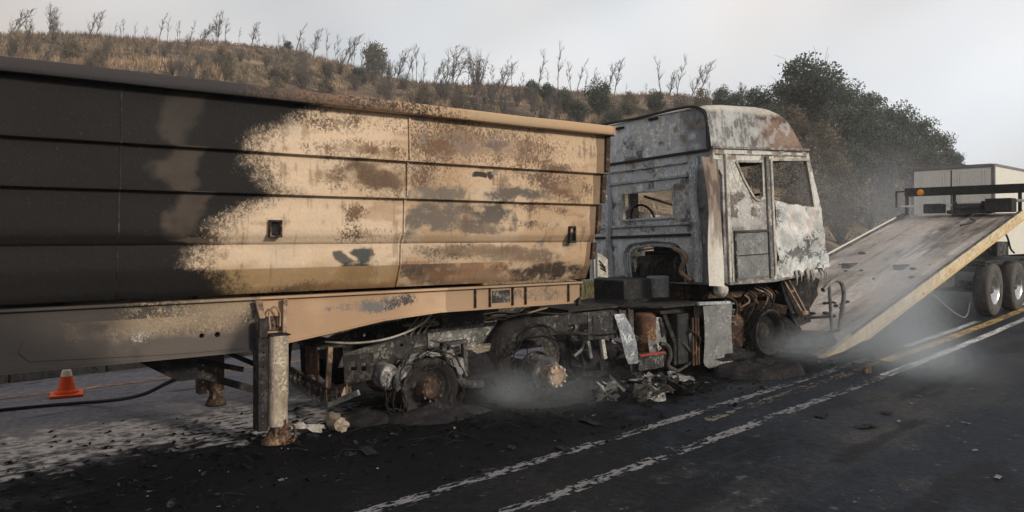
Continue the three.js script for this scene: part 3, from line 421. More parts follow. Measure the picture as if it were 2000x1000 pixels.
// chassis beam with its swept-up neck
const neck = [[-6, 0.728], [-0.15, 0.748], [0.10, 0.79], [0.54, 0.85], [0.96, 0.912], [1.53, 0.95], [3.15, 0.95], [3.24, 1.0], [3.24, 1.135], [-6, 1.135]];
const holes = [{ x: -0.555, y: 0.885, r: 0.02 }, { x: -0.44, y: 0.885, r: 0.022 }, rect(-0.66, -0.575, 0.808, 0.822), [[-0.40, 0.812], [-0.31, 0.818], [-0.31, 0.84], [-0.36, 0.838]], { x: -1.0, y: 0.845, r: 0.008 }, { x: -0.9, y: 0.93, r: 0.006 }, { x: -0.83, y: 0.85, r: 0.006 }];
for (const [z, n] of [[-0.075, 'chassis_beam'], [-1.84, 'far_chassis_beam']]) {
  const b = obj(n, tuv(plate(neck, 0.012, holes, 0.002).translate(0, 0, z)), trailerM, trailer, { keep: true });
  obj('top_flange', tuv(box(-6, 3.26, 1.137, 1.158, z - 0.08, z + 0.05)), trailerM, b, { keep: true });
  const fl = []; for (let i = 0; i < 6; i++) fl.push(bar([...neck[i], z - 0.03].map((v, k) => k === 1 ? v - 0.008 : v), [...neck[i + 1], z - 0.03].map((v, k) => k === 1 ? v - 0.008 : v), 0.13, 0.016));
  obj('bottom_flange', tuv(join(fl)), trailerM, b, { keep: true });
}
obj('doubler_plate', tuv(plate([[-1.66, 0.80], [-0.82, 0.768], [-0.60, 0.765], [-0.24, 0.765], [-0.22, 0.84], [-0.80, 0.865], [-1.55, 0.955], [-1.70, 0.93], [-1.72, 0.86]], 0.007, holes.slice(0, 0), 0.002).translate(0, 0, -0.062)), trailerM, trailer, { keep: true });
for (const t of [1.92, 2.09, 2.36, 2.52, 3.08]) obj('beam_stiffener', tuv(box(t - 0.006, t + 0.006, 0.955, 1.134, -0.065, -0.035)), M.umber, trailer);
obj('number_plate_panel', [box(2.12, 2.33, 0.99, 1.11, -0.064, -0.055), ...[1.03, 1.05, 1.07].map(y => box(2.18, 2.27, y, y + 0.004, -0.056, -0.052))], M.frame, trailer);
for (const t of [-5.2, -4.4, -3.4, -2.4, -1.4, 0.4, 1.4, 2.4]) obj('crossmember', box(t - 0.04, t + 0.04, 1.0, 1.12, -1.82, -0.09), M.soot, trailer);
obj('kingpin_plate', box(1.3, 2.9, 0.925, 0.95, -1.6, -0.3), M.soot, trailer);
// landing legs
function leg(z, near) {
  const g = holder('landing_leg', trailer), mt = near ? M.galv : M.umber, dk = near ? M.soot : M.umber;
  const hs = []; for (let i = 0; i < 13; i++) hs.push({ x: 0, y: 0.18 + i * 0.055, r: 0.0085 });
  obj('side_plate', [plate(rect(-0.035, 0.035, 0.12, near ? 0.98 : 0.75), 0.01, hs, 0.001).translate(-0.125, 0, z + 0.035), box(-0.165, -0.155, 0.12, 0.9, z - 0.08, z + 0.035), ...(near ? [box(-0.16, -0.10, 0.85, 1.0, z + 0.046, z + 0.06)] : [])], dk, g);
  obj('outer_tube', [grid(18, 14, (a, b) => { const th = a * 6.2832, c = Math.cos(th), s = Math.sin(th), p = Math.pow(Math.pow(Math.abs(c), 5) + Math.pow(Math.abs(s), 5), -0.2), y = 0.15 + 0.71 * b, d = near && b < 0.3 ? -0.006 * Math.sin(a * 12) : 0; return [-0.005 + (0.074 + d) * c * p, y, z + 0.02 + (0.074 + d) * s * p]; })], mt, g);
  obj('inner_tube', [box(-0.05, 0.045, 0.06, 0.2, z - 0.03, z + 0.09)], M.umber, g);
  if (near) {
    obj('gusset', [plate([[-0.17, 1.13], [-0.12, 1.13], [-0.075, 0.87], [-0.10, 0.86]], 0.02).translate(0, 0, z - 0.02), plate([[0.055, 1.13], [0.085, 1.13], [0.075, 0.86], [0.05, 0.86]], 0.025).translate(0, 0, z - 0.03)], M.tanRust, g);
    obj('back_plate', box(-0.09, 0.06, 0.88, 1.0, z - 0.075, z - 0.055), M.umber, g);
    obj('tube_cap', box(-0.085, 0.078, 0.856, 0.868, z - 0.05, z + 0.095), M.char, g);
    obj('hook', tube([[-0.05, 0.9, z - 0.02], [-0.055, 1.04, z - 0.01], [-0.02, 1.08, z], [0.02, 1.03, z], [0.03, 0.92, z - 0.02]], 0.008), M.tanRust, g);
  }
  obj('foot', [lathe([[0.001, 0.16], [0.05, 0.15], [0.075, 0.10], [0.105, 0.05], [0.13, 0.02], [0.13, 0], [0.001, 0]], 18).rotateX(-Math.PI / 2).scale(near ? 1 : 0.75, 1, 0.8).translate(0, 0.002, z + 0.02), ...(near ? [tube([[-0.02, 0.10, z + 0.11], [0.07, 0.16, z + 0.10], [0.12, 0.10, z + 0.07], [0.11, 0.03, z + 0.08], [0.0, 0.015, z + 0.13]], 0.012)] : [])], near ? M.rust : M.umber, g);
}
leg(0, true); leg(-1.72, false);
obj('leg_crossbar', rod([0.0, 0.55, -0.06], [0.0, 0.55, -1.66], 0.022), M.char, trailer);
obj('hanger_plate', plate([[-0.98, 0.71], [-0.50, 0.71], [-0.50, 0.50], [-0.64, 0.50]], 0.012).translate(0, 0, -0.42), M.char, trailer);
obj('brace', bar([-0.56, 0.66, -0.45], [-0.02, 0.47, -0.80], 0.03, 0.045), M.char, trailer);
obj('brace', bar([-0.58, 0.57, -0.43], [0.12, 0.28, -0.62], 0.03, 0.06), M.soot, trailer);
// rear axles, out of the picture
for (const t of [-4.9, -3.6]) for (const z of [0.05, -1.95]) { const w = holder('wheel', trailer); obj('tyre', lathe([[0.3, -0.13], [0.46, -0.15], [0.52, -0.11], [0.52, 0.11], [0.46, 0.15], [0.3, 0.13]], 24).translate(t, 0.52, z), M.rubber, w); obj('rim', lathe([[0.001, 0.05], [0.12, 0.08], [0.2, 0.02], [0.3, 0.1], [0.3, -0.12]], 20).translate(t, 0.52, z), M.umber, w); }
for (const t of [-4.9, -3.6]) obj('axle', rod([t, 0.52, 0], [t, 0.52, -1.9], 0.06), M.soot, trailer);

// ------------------------------------------------------------------ burnt-out truck tractor; local x forward, origin on the ground under the rear axle
const tractor = thing('truck_tractor', 'burnt-out truck tractor with a gutted high-roof cab, coupled to the tipper trailer', 'truck');
tractor.position.set(-1.4008, 0, -7.8131); tractor.rotation.set(0, 35 * Math.PI / 180, 1.5 * Math.PI / 180, 'YZX');
const T = (n, g, m, o) => obj(n, g, m, tractor, o);
{ // frame
  const out = [[-0.56, 0.43], [-0.50, 0.55], [0.05, 0.655], [0.5, 0.69], [5.85, 0.68], [5.85, 0.42], [2.4, 0.36], [0.4, 0.375], [-0.1, 0.40]];
  const hs = [{ x: -0.42, y: 0.52, r: 0.018 }, { x: 0.1, y: 0.57, r: 0.018 }, { x: 1.75, y: 0.56, r: 0.022 }, { x: 2.2, y: 0.5, r: 0.014 }, { x: 0.75, y: 0.6, r: 0.012 }, { x: 1.2, y: 0.62, r: 0.012 }, { x: 3.0, y: 0.52, r: 0.02 }];
  for (const z of [0.43, -0.44]) { const r = T('chassis_rail', plate(out, 0.012, hs, 0.002).translate(0, 0, z), M.frame); obj('rail_flange', [bar([0.05, 0.652, z - 0.03], [0.5, 0.686, z - 0.03], 0.08, 0.01), box(0.5, 5.85, 0.672, 0.684, z - 0.07, z - 0.002), box(0.4, 5.8, 0.375, 0.388, z - 0.07, z - 0.002)], M.frame, r); }
  for (const x of [-0.45, 0.75, 1.9, 3.1, 4.4, 5.7]) T('crossmember', box(x - 0.05, x + 0.05, 0.43, 0.62, -0.42, 0.42), M.soot);
  T('ash_crust', grid(16, 5, (a, b) => [0.38 + a * 0.85 + 0.02 * ih(Math.round(a * 16), 2, 3), 0.655 - b * 0.14 - 0.05 * fbm(a * 9, b * 3, 3, 441) * b, 0.449 + 0.014 * fbm(a * 14, b * 6, 3, 443)]), M.ash);
  T('gearbox', [lathe([[0.001, -0.5], [0.15, -0.5], [0.2, -0.3], [0.26, 0.2], [0.3, 0.5], [0.001, 0.5]], 16).rotateY(Math.PI / 2).translate(3.6, 0.55, 0)], M.umber);
  T('drive_shaft', rod([0.1, 0.28, 0], [3.2, 0.5, 0], 0.05), M.soot);
}
// wheels: bare burnt rims and hubs
function rimWheel(x, y, z, side, kind) {
  const g = holder('wheel', tractor);
  if (kind === 'rim') {
    obj('rim', lathe([[0.10, 0.02], [0.17, 0.0], [0.20, 0.06], [0.235, 0.10], [0.285, 0.115], [0.29, 0.095], [0.25, 0.06], [0.235, -0.10], [0.285, -0.13], [0.28, -0.14], [0.225, -0.11]], 32).scale(1, 1, side).translate(x, y, z), M.soot, g);
    obj('hub', lathe([[0.001, 0.14], [0.07, 0.14], [0.095, 0.11], [0.105, 0.02], [0.12, 0.0], [0.12, -0.1]], 20).scale(1, 1, side).translate(x, y, z), M.umber, g);
  } else {
    obj('brake_drum', lathe([[0.06, 0.03], [0.16, 0.03], [0.185, 0.0], [0.19, -0.16], [0.21, -0.17], [0.21, -0.2], [0.05, -0.2]], 28).scale(1, 1, side).translate(x, y, z), M.frame, g);
    obj('hub', lathe([[0.001, 0.20], [0.075, 0.20], [0.085, 0.185], [0.115, 0.18], [0.118, 0.15], [0.085, 0.145], [0.095, 0.02]], 22).scale(1, 1, side).translate(x, y, z), M.tanRust, g);
  }
  const b = []; for (let i = 0; i < 10; i++) { const a = i * 0.6283; b.push(rod([x + 0.1 * Math.cos(a), y + 0.1 * Math.sin(a), z + side * 0.15], [x + 0.1 * Math.cos(a), y + 0.1 * Math.sin(a), z + side * (kind === 'rim' ? 0.155 : 0.205)], 0.014, 0.012, 6)); }
  for (const q of b) obj('wheel_nut', q, kind === 'rim' ? M.umber : M.white, g);
  return g;
}
{
  const w1 = rimWheel(0.07, 0.24, 0.95, 1, 'rim'), w2 = rimWheel(1.52, 0.17, 0.9, 1, 'drum'); rimWheel(0.07, 0.24, -0.95, -1, 'rim'); rimWheel(1.52, 0.19, -0.95, -1, 'rim');
  const R = rng(91), wires = (x, y, z, n, r, spread) => { const l = []; for (let i = 0; i < n; i++) { const a0 = R() * 6.28, span = 1 + R() * 3, rr = r * (0.8 + 0.45 * R()), zz = z + (R() - 0.5) * spread, p = []; for (let k = 0; k <= 7; k++) { const a = a0 + span * k / 7, q = rr * (1 + 0.5 * (R() - 0.5)); p.push([x + q * Math.cos(a), Math.max(-0.03 * x + 0.012, y + q * Math.sin(a)), zz + (R() - 0.5) * 0.05]); } l.push(tube(p, 0.0045 + 0.004 * R(), 14, 4)); } return l; };
  obj('tyre_wire', wires(0.07, 0.20, 0.95, 26, 0.33, 0.34), M.soot, w1, { kind: 'stuff' });
  obj('ash_crust', grid(26, 6, (a, b) => { const th = 0.15 + a * 2.9, r = 0.262 + 0.07 * fbm(a * 9, b * 3, 3, 451) + 0.03 * ih(Math.round(a * 26), Math.round(b * 6), 9); return [0.07 + r * Math.cos(th), 0.24 + r * Math.sin(th), 0.86 + b * 0.23]; }), M.white, w1);
  obj('tyre_wire', wires(1.5, 0.16, 0.72, 16, 0.36, 0.3), M.char, w2, { kind: 'stuff' });
  obj('inner_dish', lathe([[0.2, 0.05], [0.3, 0.02], [0.40, -0.05], [0.43, -0.14], [0.42, -0.2], [0.38, -0.22]], 30).rotateY(-0.25).translate(1.40, 0.32, 0.72), M.soot, w2);
  const wf = holder('wheel', tractor);
  obj('rim', lathe([[0.12, -0.02], [0.19, -0.03], [0.22, 0.02], [0.24, 0.10], [0.275, 0.13], [0.285, 0.12], [0.25, 0.07], [0.24, -0.09], [0.29, -0.13], [0.285, -0.15]], 32).translate(5.02, 0.27, 0.92), M.soot, wf);
  obj('rim_flange', lathe([[0.262, 0.115], [0.276, 0.137], [0.288, 0.13], [0.29, 0.112], [0.27, 0.10]], 36).translate(5.02, 0.27, 0.92), M.frame, wf);
  obj('wheel_disc', lathe([[0.09, 0.02], [0.15, 0.0], [0.19, 0.04], [0.225, 0.03], [0.245, -0.02]], 30).translate(5.02, 0.27, 0.92), M.char, wf);
  obj('hub', lathe([[0.001, 0.05], [0.08, 0.05], [0.11, 0.02], [0.13, -0.03]], 20).translate(5.02, 0.27, 0.92), M.soot, wf);
  obj('brake_drum', lathe([[0.001, -0.2], [0.21, -0.2], [0.215, -0.36], [0.24, -0.38]], 24).translate(5.02, 0.27, 0.92), M.umber, wf);
  obj('tyre_wire', wires(5.02, 0.24, 0.95, 22, 0.30, 0.3), M.char, wf, { kind: 'stuff' });
  rimWheel(5.02, 0.27, -0.95, -1, 'rim');
  T('axle', rod([0.07, 0.24, -0.9], [0.07, 0.24, 0.85], 0.07), M.umber); T('axle', rod([1.52, 0.2, -0.9], [1.52, 0.19, 0.8], 0.07), M.umber); T('axle', bar([5.02, 0.25, -0.85], [5.02, 0.25, 0.8], 0.1, 0.1), M.rust);
  T('differential', new THREE.SphereGeometry(0.21, 16, 12).scale(1.1, 1, 0.9).translate(0.12, 0.24, 0), M.umber);
}
// springs
for (const z of [0.56, -0.56]) {
  const sp = holder('leaf_spring', tractor);
  for (let i = 0; i < 5; i++) { const h = 0.62 - i * 0.1; obj('leaf', tube([[0.78 - h, 0.395 - i * 0.002, z], [0.78 - h * 0.5, 0.455 - 0.014 * i, z], [0.78, 0.49 - 0.02 * i, z], [0.78 + h * 0.5, 0.48 - 0.016 * i, z], [0.78 + h, 0.44 - 0.004 * i, z]], 0.018, 16, 4).scale(1, 1, 1), i % 2 ? M.cable : M.ash, sp); }
}
T('spring_saddle', [box(0.42, 0.47, 0.22, 0.58, 0.62, 0.68), box(0.66, 0.71, 0.22, 0.58, 0.62, 0.68), box(0.42, 0.71, 0.55, 0.585, 0.62, 0.70), box(0.47, 0.66, 0.36, 0.40, 0.62, 0.67)], M.frame);
T('saddle_boss', [plate([[0.50, 0.40], [0.63, 0.40], [0.645, 0.30], [0.60, 0.23], [0.53, 0.23], [0.485, 0.30]], 0.09, [], 0.012).translate(0, 0, 0.61)], M.flap);
T('equaliser_arm', [tube([[0.30, 0.08, 0.66], [0.42, 0.13, 0.66], [0.56, 0.19, 0.66], [0.72, 0.13, 0.66], [0.88, 0.11, 0.66]], 0.045, 20, 8), rod([0.5, 0.24, 0.64], [0.46, 0.12, 0.66], 0.04)], M.frame);
// coupling
T('fifth_wheel', [plate([[-0.45, -0.45], [0.1, -0.5], [0.45, -0.42], [0.45, 0.42], [0.1, 0.5], [-0.45, 0.45], [-0.15, 0.06], [-0.15, -0.06]], 0.05, [], 0.01).rotateX(Math.PI / 2).translate(0.8, 0.86, 0), box(0.55, 1.05, 0.69, 0.80, -0.46, -0.3), box(0.55, 1.05, 0.69, 0.80, 0.3, 0.46)], M.soot);
// rear light carrier: slatted, bent tray
{
  const g = holder('rear_light_carrier', tractor), A = [-0.60, 0.30, 1.0], B = [-0.76, 0.16, 0.70], C = [-0.78, 0.22, -0.22], lift = (p, h) => [p[0], p[1] + h, p[2]];
  obj('lower_bar', [bar(A, B, 0.03, 0.05), bar(B, C, 0.03, 0.05)], M.ash, g); obj('upper_bar', [bar(lift(A, 0.1), lift(B, 0.13), 0.025, 0.03), bar(lift(B, 0.13), lift(C, 0.14), 0.025, 0.03)], M.umber, g);
  for (let i = 0; i < 9; i++) { const k = i / 8, p = B.map((v, j) => v + (C[j] - v) * k); obj('slat', bar(lift(p, 0.01), lift(p, 0.14), 0.018, 0.05), i % 3 ? M.frame : M.umber, g); }
  for (let i = 1; i < 3; i++) { const k = i / 3, p = A.map((v, j) => v + (B[j] - v) * k); obj('slat', bar(lift(p, 0.01), lift(p, 0.12), 0.018, 0.05), M.umber, g); }
  obj('post', [bar([-0.74, 0.2, 0.62], [-0.70, 0.66, 0.62], 0.035, 0.05), bar([-0.66, 0.2, 0.75], [-0.55, 0.4, 0.72], 0.03, 0.06)], M.tanRust, g);
  T('lamp_panel', plate(rect(-0.66, -0.38, 0.36, 0.60), 0.015, [rect(-0.60, -0.545, 0.46, 0.545), rect(-0.50, -0.45, 0.44, 0.52)], 0.002).translate(0, 0, 0.82), M.soot);
  T('rusty_bracket', [box(-0.78, -0.74, 0.38, 0.66, 0.2, 0.45), bar([-0.76, 0.42, 0.42], [-0.74, 0.2, 0.5], 0.03, 0.04), bar([-0.76, 0.42, 0.25], [-0.74, 0.2, 0.12], 0.03, 0.04)], M.rust);
  T('bracket_flange', box(-0.82, -0.55, 0.64, 0.665, 0.1, 0.6), M.frame);
  T('air_canister', [lathe([[0.001, -0.1], [0.085, -0.1], [0.095, -0.08], [0.095, 0.08], [0.085, 0.1], [0.001, 0.1]], 20).scale(1, 1.25, 1).translate(-0.28, 0.38, 0.86)], M.ash);
}
// loose wiring on the frame
{
  const z = 0.5, R = rng(17);
  T('air_line', tube([[-0.72, 0.70, 0.55], [-0.45, 0.665, 0.6], [-0.1, 0.675, 0.6], [0.25, 0.76, 0.55], [0.42, 0.86, 0.5]], 0.011, 40), M.white);
  for (let i = 0; i < 9; i++) { const x = 0.1 + R() * 0.6, l = 0.7 + R() * 1.3, y = 0.70 + 0.02 * i * R(); T('wiring', tube([[x, y + 0.10 * R(), 0.3 + 0.15 * R()], [x + l * 0.25, y + 0.01, 0.38], [x + l * 0.5, y + 0.06 * R(), 0.4], [x + l * 0.75, y + 0.01, 0.36 + 0.1 * R()], [x + l, y + 0.09 * R(), 0.3]], 0.007 + 0.005 * R(), 30, 5), i % 3 ? M.cable : M.umber); }
  for (let i = 0; i < 4; i++) T('wiring', tube([[0.12 + 0.07 * i, 0.66, 0.46], [0.22 + 0.07 * i, 0.76, 0.45], [0.36 + 0.07 * i, 0.86, 0.4]], 0.009, 12, 5), M.cable);
  T('wiring', tube([[1.7, 0.75, 0.3], [2.1, 0.70, 0.45], [2.6, 0.72, 0.35], [3.2, 0.69, 0.5], [3.6, 0.72, 0.4]], 0.012, 30, 5), M.soot);
}
// mid-frame remains: side plates, tanks, struts
{
  T('side_plate', plate([[2.02, 0.48], [2.42, 0.46], [2.43, 0.71], [2.02, 0.735]], 0.012, [{ x: 2.3, y: 0.56, r: 0.02 }, { x: 2.18, y: 0.66, r: 0.009 }, { x: 2.28, y: 0.66, r: 0.009 }, { x: 2.2, y: 0.51, r: 0.008 }, { x: 2.33, y: 0.50, r: 0.008 }]).translate(0, 0, 0.98), M.frame);
  T('plate_edge_strip', box(2.08, 2.16, 0.48, 0.73, 0.996, 1.004), M.dark);
  T('frame_bracket', box(2.5, 2.85, 0.44, 0.72, 0.8, 0.82), M.frame);
  for (const x of [2.60, 2.74]) T('vertical_rib', box(x, x + 0.03, 0.42, 0.74, 0.822, 0.85), M.umber);
  T('twisted_strip', grid(3, 18, (a, b) => { const w = 0.06 + 0.03 * Math.sin(b * 3); return [2.44 + 0.15 * b * b + (a - 0.5) * w * 2 + 0.1 * b, 0.72 - 0.58 * b, 1.02 + 0.06 * Math.sin(b * 4) + 0.03 * (a - 0.5)]; }), M.blueash);
  T('strut', bar([2.02, 0.58, 0.95], [2.08, 0.27, 0.95], 0.04, 0.04), M.ash); T('strut', bar([2.24, 0.46, 0.95], [2.28, 0.24, 0.95], 0.05, 0.05), M.white);
  T('pipe', tube([[1.3, 0.52, 0.52], [1.8, 0.55, 0.8], [2.0, 0.54, 0.96], [2.2, 0.535, 1.02], [2.45, 0.53, 1.0]], 0.022, 24), M.soot);
  T('red_crate', [box(2.74, 3.14, 0.05, 0.19, 0.84, 1.0), box(2.72, 3.16, 0.195, 0.215, 0.83, 1.02)], M.frame); T('red_edge', box(2.74, 3.14, 0.218, 0.232, 0.98, 1.03), M.red);
  T('bent_bracket', tube([[3.1, 0.32, 0.98], [3.2, 0.28, 1.0], [3.24, 0.16, 1.0], [3.2, 0.06, 1.0], [3.3, -0.02, 1.05]], 0.03, 24, 5), M.frame);
  T('air_tank', lathe([[0.001, -0.3], [0.1, -0.29], [0.135, -0.25], [0.135, 0.25], [0.1, 0.29], [0.001, 0.3]], 20).scale(1, 1, 0.8).rotateX(Math.PI / 2).translate(3.12, 0.42, 0.72), M.rust);
  T('tank_bracket', [bar([3.28, 0.66, 0.86], [3.42, 0.30, 0.90], 0.03, 0.05), bar([3.42, 0.30, 0.90], [3.42, 0.02, 0.90], 0.03, 0.05), box(3.18, 3.5, 0.64, 0.68, 0.7, 0.92)], M.soot);
  T('battery_box', box(3.46, 3.66, 0.02, 0.62, 0.55, 0.92, 0.02), M.dark);
  for (const x of [3.66, 3.71, 3.755]) T('vertical_pipe', rod([x, 0.0, 0.97], [x, 0.56, 0.97], 0.014), M.rust);
  T('mud_flap', grid(8, 16, (a, b) => { const cx = 4.02, w = 0.235 * (b > 0.86 ? Math.sqrt(1 - Math.pow((b - 0.86) / 0.17, 2)) : 1), y = 0.70 - 0.76 * b; return [cx + (a - 0.5) * 2 * w, y, 1.05 + 0.02 * Math.sin(a * 3 + b * 4) + (a - 0.5) * 0.05]; }), M.flap, { label: 'pale heat-bleached mud flap' });
  T('flap_bracket', bar([3.72, 0.73, 1.0], [4.3, 0.70, 1.0], 0.04, 0.04), M.blueash);
  T('catwalk_plate', plate([[2.2, -0.3], [3.9, -0.4], [3.9, 1.0], [3.2, 0.95], [2.9, 0.5], [2.2, 0.45]], 0.02).rotateX(Math.PI / 2).translate(0, 0.735, 0), M.soot);
  T('fairing_box', box(3.05, 3.52, 0.745, 1.02, -0.1, 0.45, 0.02), M.dark); T('fairing_foot', plate([[2.95, 0.74], [3.95, 0.74], [3.95, 0.765], [3.05, 0.79]], 0.5).translate(0, 0, 0.02), M.char);
  T('air_filter', lathe([[0.001, -0.15], [0.135, -0.15], [0.14, -0.13], [0.14, 0.0], [0.146, 0.005], [0.14, 0.01], [0.14, 0.15], [0.1, 0.155], [0.001, 0.155]], 24).rotateX(Math.PI / 2).translate(3.72, 0.88, 0.36), M.flap);
  T('handrail', tube([[2.95, 2.03, 0.28], [2.80, 2.035, 0.29], [2.735, 2.02, 0.3], [2.72, 1.95, 0.3], [2.72, 1.6, 0.3], [2.72, 1.07, 0.3]], 0.017, 40), M.white); T('handrail_post', [rod([2.55, 0.74, 0.2], [2.62, 1.6, 0.2], 0.03), box(2.5, 2.7, 1.05, 1.15, 0.1, 0.25)], M.soot);
  const ch = T('marker_board', plate([[2.74, 1.08], [2.90, 1.06], [2.90, 1.28], [2.80, 1.34], [2.74, 1.36]], 0.008).translate(0, 0, 0.33), M.white, { label: 'small white board with black diagonal stripes' });
  for (let i = 0; i < 3; i++) obj('stripe', bar([2.76 + 0.012 * i, 1.22 - 0.045 * i + 0.05, 0.341], [2.86 + 0.008 * i, 1.12 - 0.025 * i + 0.06, 0.341], 0.004, 0.02), M.black, ch);
}
{ // burnt mass filling the front running gear
  const lump = (cx, cy, cz, rx, ry, rz, seed) => { const g = new THREE.IcosahedronGeometry(1, 3), a = g.attributes.position; for (let i = 0; i < a.count; i++) { const x = a.getX(i), y = a.getY(i), z = a.getZ(i), k = 0.6 + 0.8 * fbm(x * 2.6 + 7, y * 2.6 + z * 2.1 + 7, 4, seed); a.setXYZ(i, cx + x * rx * k, cy + y * ry * k, cz + z * rz * k); } g.computeVertexNormals(); return g; };
  T('charred_inner_wing', plate([[4.15, 0.05], [4.12, 0.93], [5.95, 0.93], [6.1, 0.55], [5.9, 0.16], [5.4, 0.02]], 0.012).translate(0, 0, 0.56), M.char);
  T('charred_valance', plate([[5.38, 0.93], [6.16, 0.95], [6.22, 0.66], [6.02, 0.48], [6.05, 0.30], [5.74, 0.26], [5.62, 0.42], [5.5, 0.62]], 0.014).translate(0, 0, 0.93), M.soot);
  T('fused_remains', lump(5.55, 0.18, 0.78, 0.42, 0.22, 0.2, 611), M.char); T('fused_remains', lump(4.5, 0.30, 0.74, 0.34, 0.30, 0.18, 613), M.umber); T('fused_remains', lump(4.35, 0.02, 0.85, 0.5, 0.12, 0.25, 617), M.char); T('fused_remains', lump(6.2, 0.02, 0.8, 0.4, 0.12, 0.3, 619), M.soot); T('fused_remains', lump(0.8, 0.24, 0.5, 0.5, 0.2, 0.12, 621), M.char); T('fused_remains', lump(2.4, 0.2, 0.6, 0.5, 0.2, 0.2, 623), M.char);
}
{ // scorched clutter hanging along the frame
  const R = rng(29), z0 = 0.55;
  for (let i = 0; i < 26; i++) { const x = 1.75 + R() * 2.0, y = 0.62 - 0.45 * R(), z = z0 + 0.42 * R(), l = 0.12 + 0.3 * R(), m = [M.soot, M.frame, M.umber, M.ash, M.char][i % 5]; if (i % 2) T('bent_pipe', tube([[x, y, z], [x + l * 0.3, y - l * 0.3 * R(), z + 0.06 * R()], [x + l * 0.6 * R(), y - l * 0.7, z + 0.05 * (R() - 0.5)], [x + l * (R() - 0.3), y - l, z]].map(p => [p[0], Math.max(p[1], 0.02 - 0.026 * p[0]), p[2]]), 0.010 + 0.012 * R(), 16, 6), m); else T('torn_bracket', plate([[x, y], [x + l * 0.5, y - 0.03], [x + l * 0.55, Math.max(0.0, y - l * 0.8)], [x + l * 0.2, Math.max(0.01, y - l)]], 0.008, [{ x: x + l * 0.36, y: y - l * 0.3, r: l * 0.07 }], 0.001).translate(0, 0, z), m); }
}
// engine and front running gear under the cab
{
  T('engine_block', [box(4.1, 5.2, 0.55, 0.98, -0.42, 0.4, 0.03), box(4.2, 5.1, 0.35, 0.56, -0.3, 0.3, 0.03)], M.umber);
  for (let i = 0; i < 6; i++) T('cylinder_head', box(4.14 + i * 0.175, 4.29 + i * 0.175, 0.72, 0.90, 0.4, 0.47, 0.015), i % 2 ? M.rust : M.umber);
  T('exhaust_manifold', [tube([[4.2, 0.72, 0.52], [4.5, 0.74, 0.55], [4.9, 0.72, 0.55], [5.15, 0.66, 0.5]], 0.05, 24), lathe([[0.03, -0.06], [0.1, -0.05], [0.12, 0], [0.1, 0.05], [0.03, 0.06]], 18).translate(4.95, 0.62, 0.62)], M.rust);
  T('brake_chamber', [lathe([[0.001, -0.1], [0.08, -0.1], [0.1, -0.02], [0.105, 0], [0.1, 0.02], [0.08, 0.1], [0.001, 0.1]], 18).rotateX(Math.PI / 2).translate(4.52, 0.50, 0.78)], M.rust);
  const R = rng(23); for (let i = 0; i < 12; i++) { const x = 4.25 + R() * 0.9, y = 0.86 - 0.1 * R(), x2 = x + (R() - 0.4) * 0.5; T('hose', tube([[x, y, 0.75 + R() * 0.2], [(x + x2) / 2 + 0.1 * R(), y - 0.12, 0.95], [x2, y - 0.2 - 0.25 * R(), 0.85], [x2 + 0.1, y - 0.35 - 0.1 * R(), 0.7]], 0.010 + 0.008 * R(), 18, 5), [M.rust, M.umber, M.cable, M.soot][i % 4]); }
  T('coil_spring', tube(Array.from({ length: 26 }, (_, i) => [4.42 + 0.055 * Math.cos(i * 0.95), 0.42 + i * 0.012, 0.9 + 0.055 * Math.sin(i * 0.95)]), 0.011, 90, 5), M.ash);
  T('light_bulb_housing', new THREE.SphereGeometry(0.09, 14, 10).scale(1.1, 1, 0.9).translate(4.02, 0.88, 1.1), M.white);
  T('sub_frame', [bar([4.05, 0.80, 0.85], [5.95, 0.70, 0.85], 0.06, 0.08), bar([5.2, 0.6, 0.6], [5.5, 0.5, 0.95], 0.05, 0.12)], M.umber);
  T('spring_front', [0, 1, 2].map(i => tube([[4.35 + i * 0.1, 0.42 - i * 0.02, 0.5], [5.02, 0.36 - i * 0.02, 0.5], [5.75 - i * 0.1, 0.44 - i * 0.02, 0.5]], 0.018, 16, 4)), M.umber);
  T('step_strut', [bar([5.34, 0.93, 1.02], [5.68, 0.47, 1.06], 0.02, 0.025), bar([5.45, 0.93, 1.02], [5.77, 0.47, 1.06], 0.02, 0.025), bar([5.66, 0.46, 1.06], [5.80, 0.455, 1.06], 0.06, 0.05), bar([5.46, 0.76, 1.03], [5.55, 0.76, 1.03], 0.02, 0.02)], M.tanRust);
  T('wheel_arch', grid(18, 3, (a, b) => { const th = 0.5 + a * 2.1; return [5.0 + 0.56 * Math.cos(th), 0.30 + 0.56 * Math.sin(th), 0.62 + b * 0.3]; }), M.char);
  T('front_bumper', [box(5.75, 6.25, -0.02, 0.10, -1.05, 1.0, 0.02), box(5.5, 6.2, 0.11, 0.16, 0.8, 1.02, 0.01)], M.frame);
  T('front_panel', [box(5.86, 5.93, 0.32, 0.96, -1.05, 0.88, 0.01), bar([5.9, 0.9, 0.9], [6.25, 0.72, 0.9], 0.03, 0.3)], M.char);
  T('radiator', box(5.55, 5.68, 0.25, 0.95, -0.45, 0.45), M.soot);
  T('bumper_guard', tube([[6.28, 0.72, 0.98], [6.55, 0.84, 0.98], [6.72, 0.80, 0.98], [6.79, 0.66, 0.98], [6.74, 0.40, 0.98], [6.66, 0.14, 0.98]], 0.033, 44), M.ash); T('guard_strut', rod([6.45, 0.80, 0.97], [6.50, 0.12, 0.97], 0.024), M.ash); T('guard_rail', [bar([5.9, 0.36, 0.95], [6.6, 0.33, 0.96], 0.03, 0.04), bar([6.0, 0.08, 0.96], [6.66, 0.13, 0.97], 0.05, 0.05)], M.soot);
}
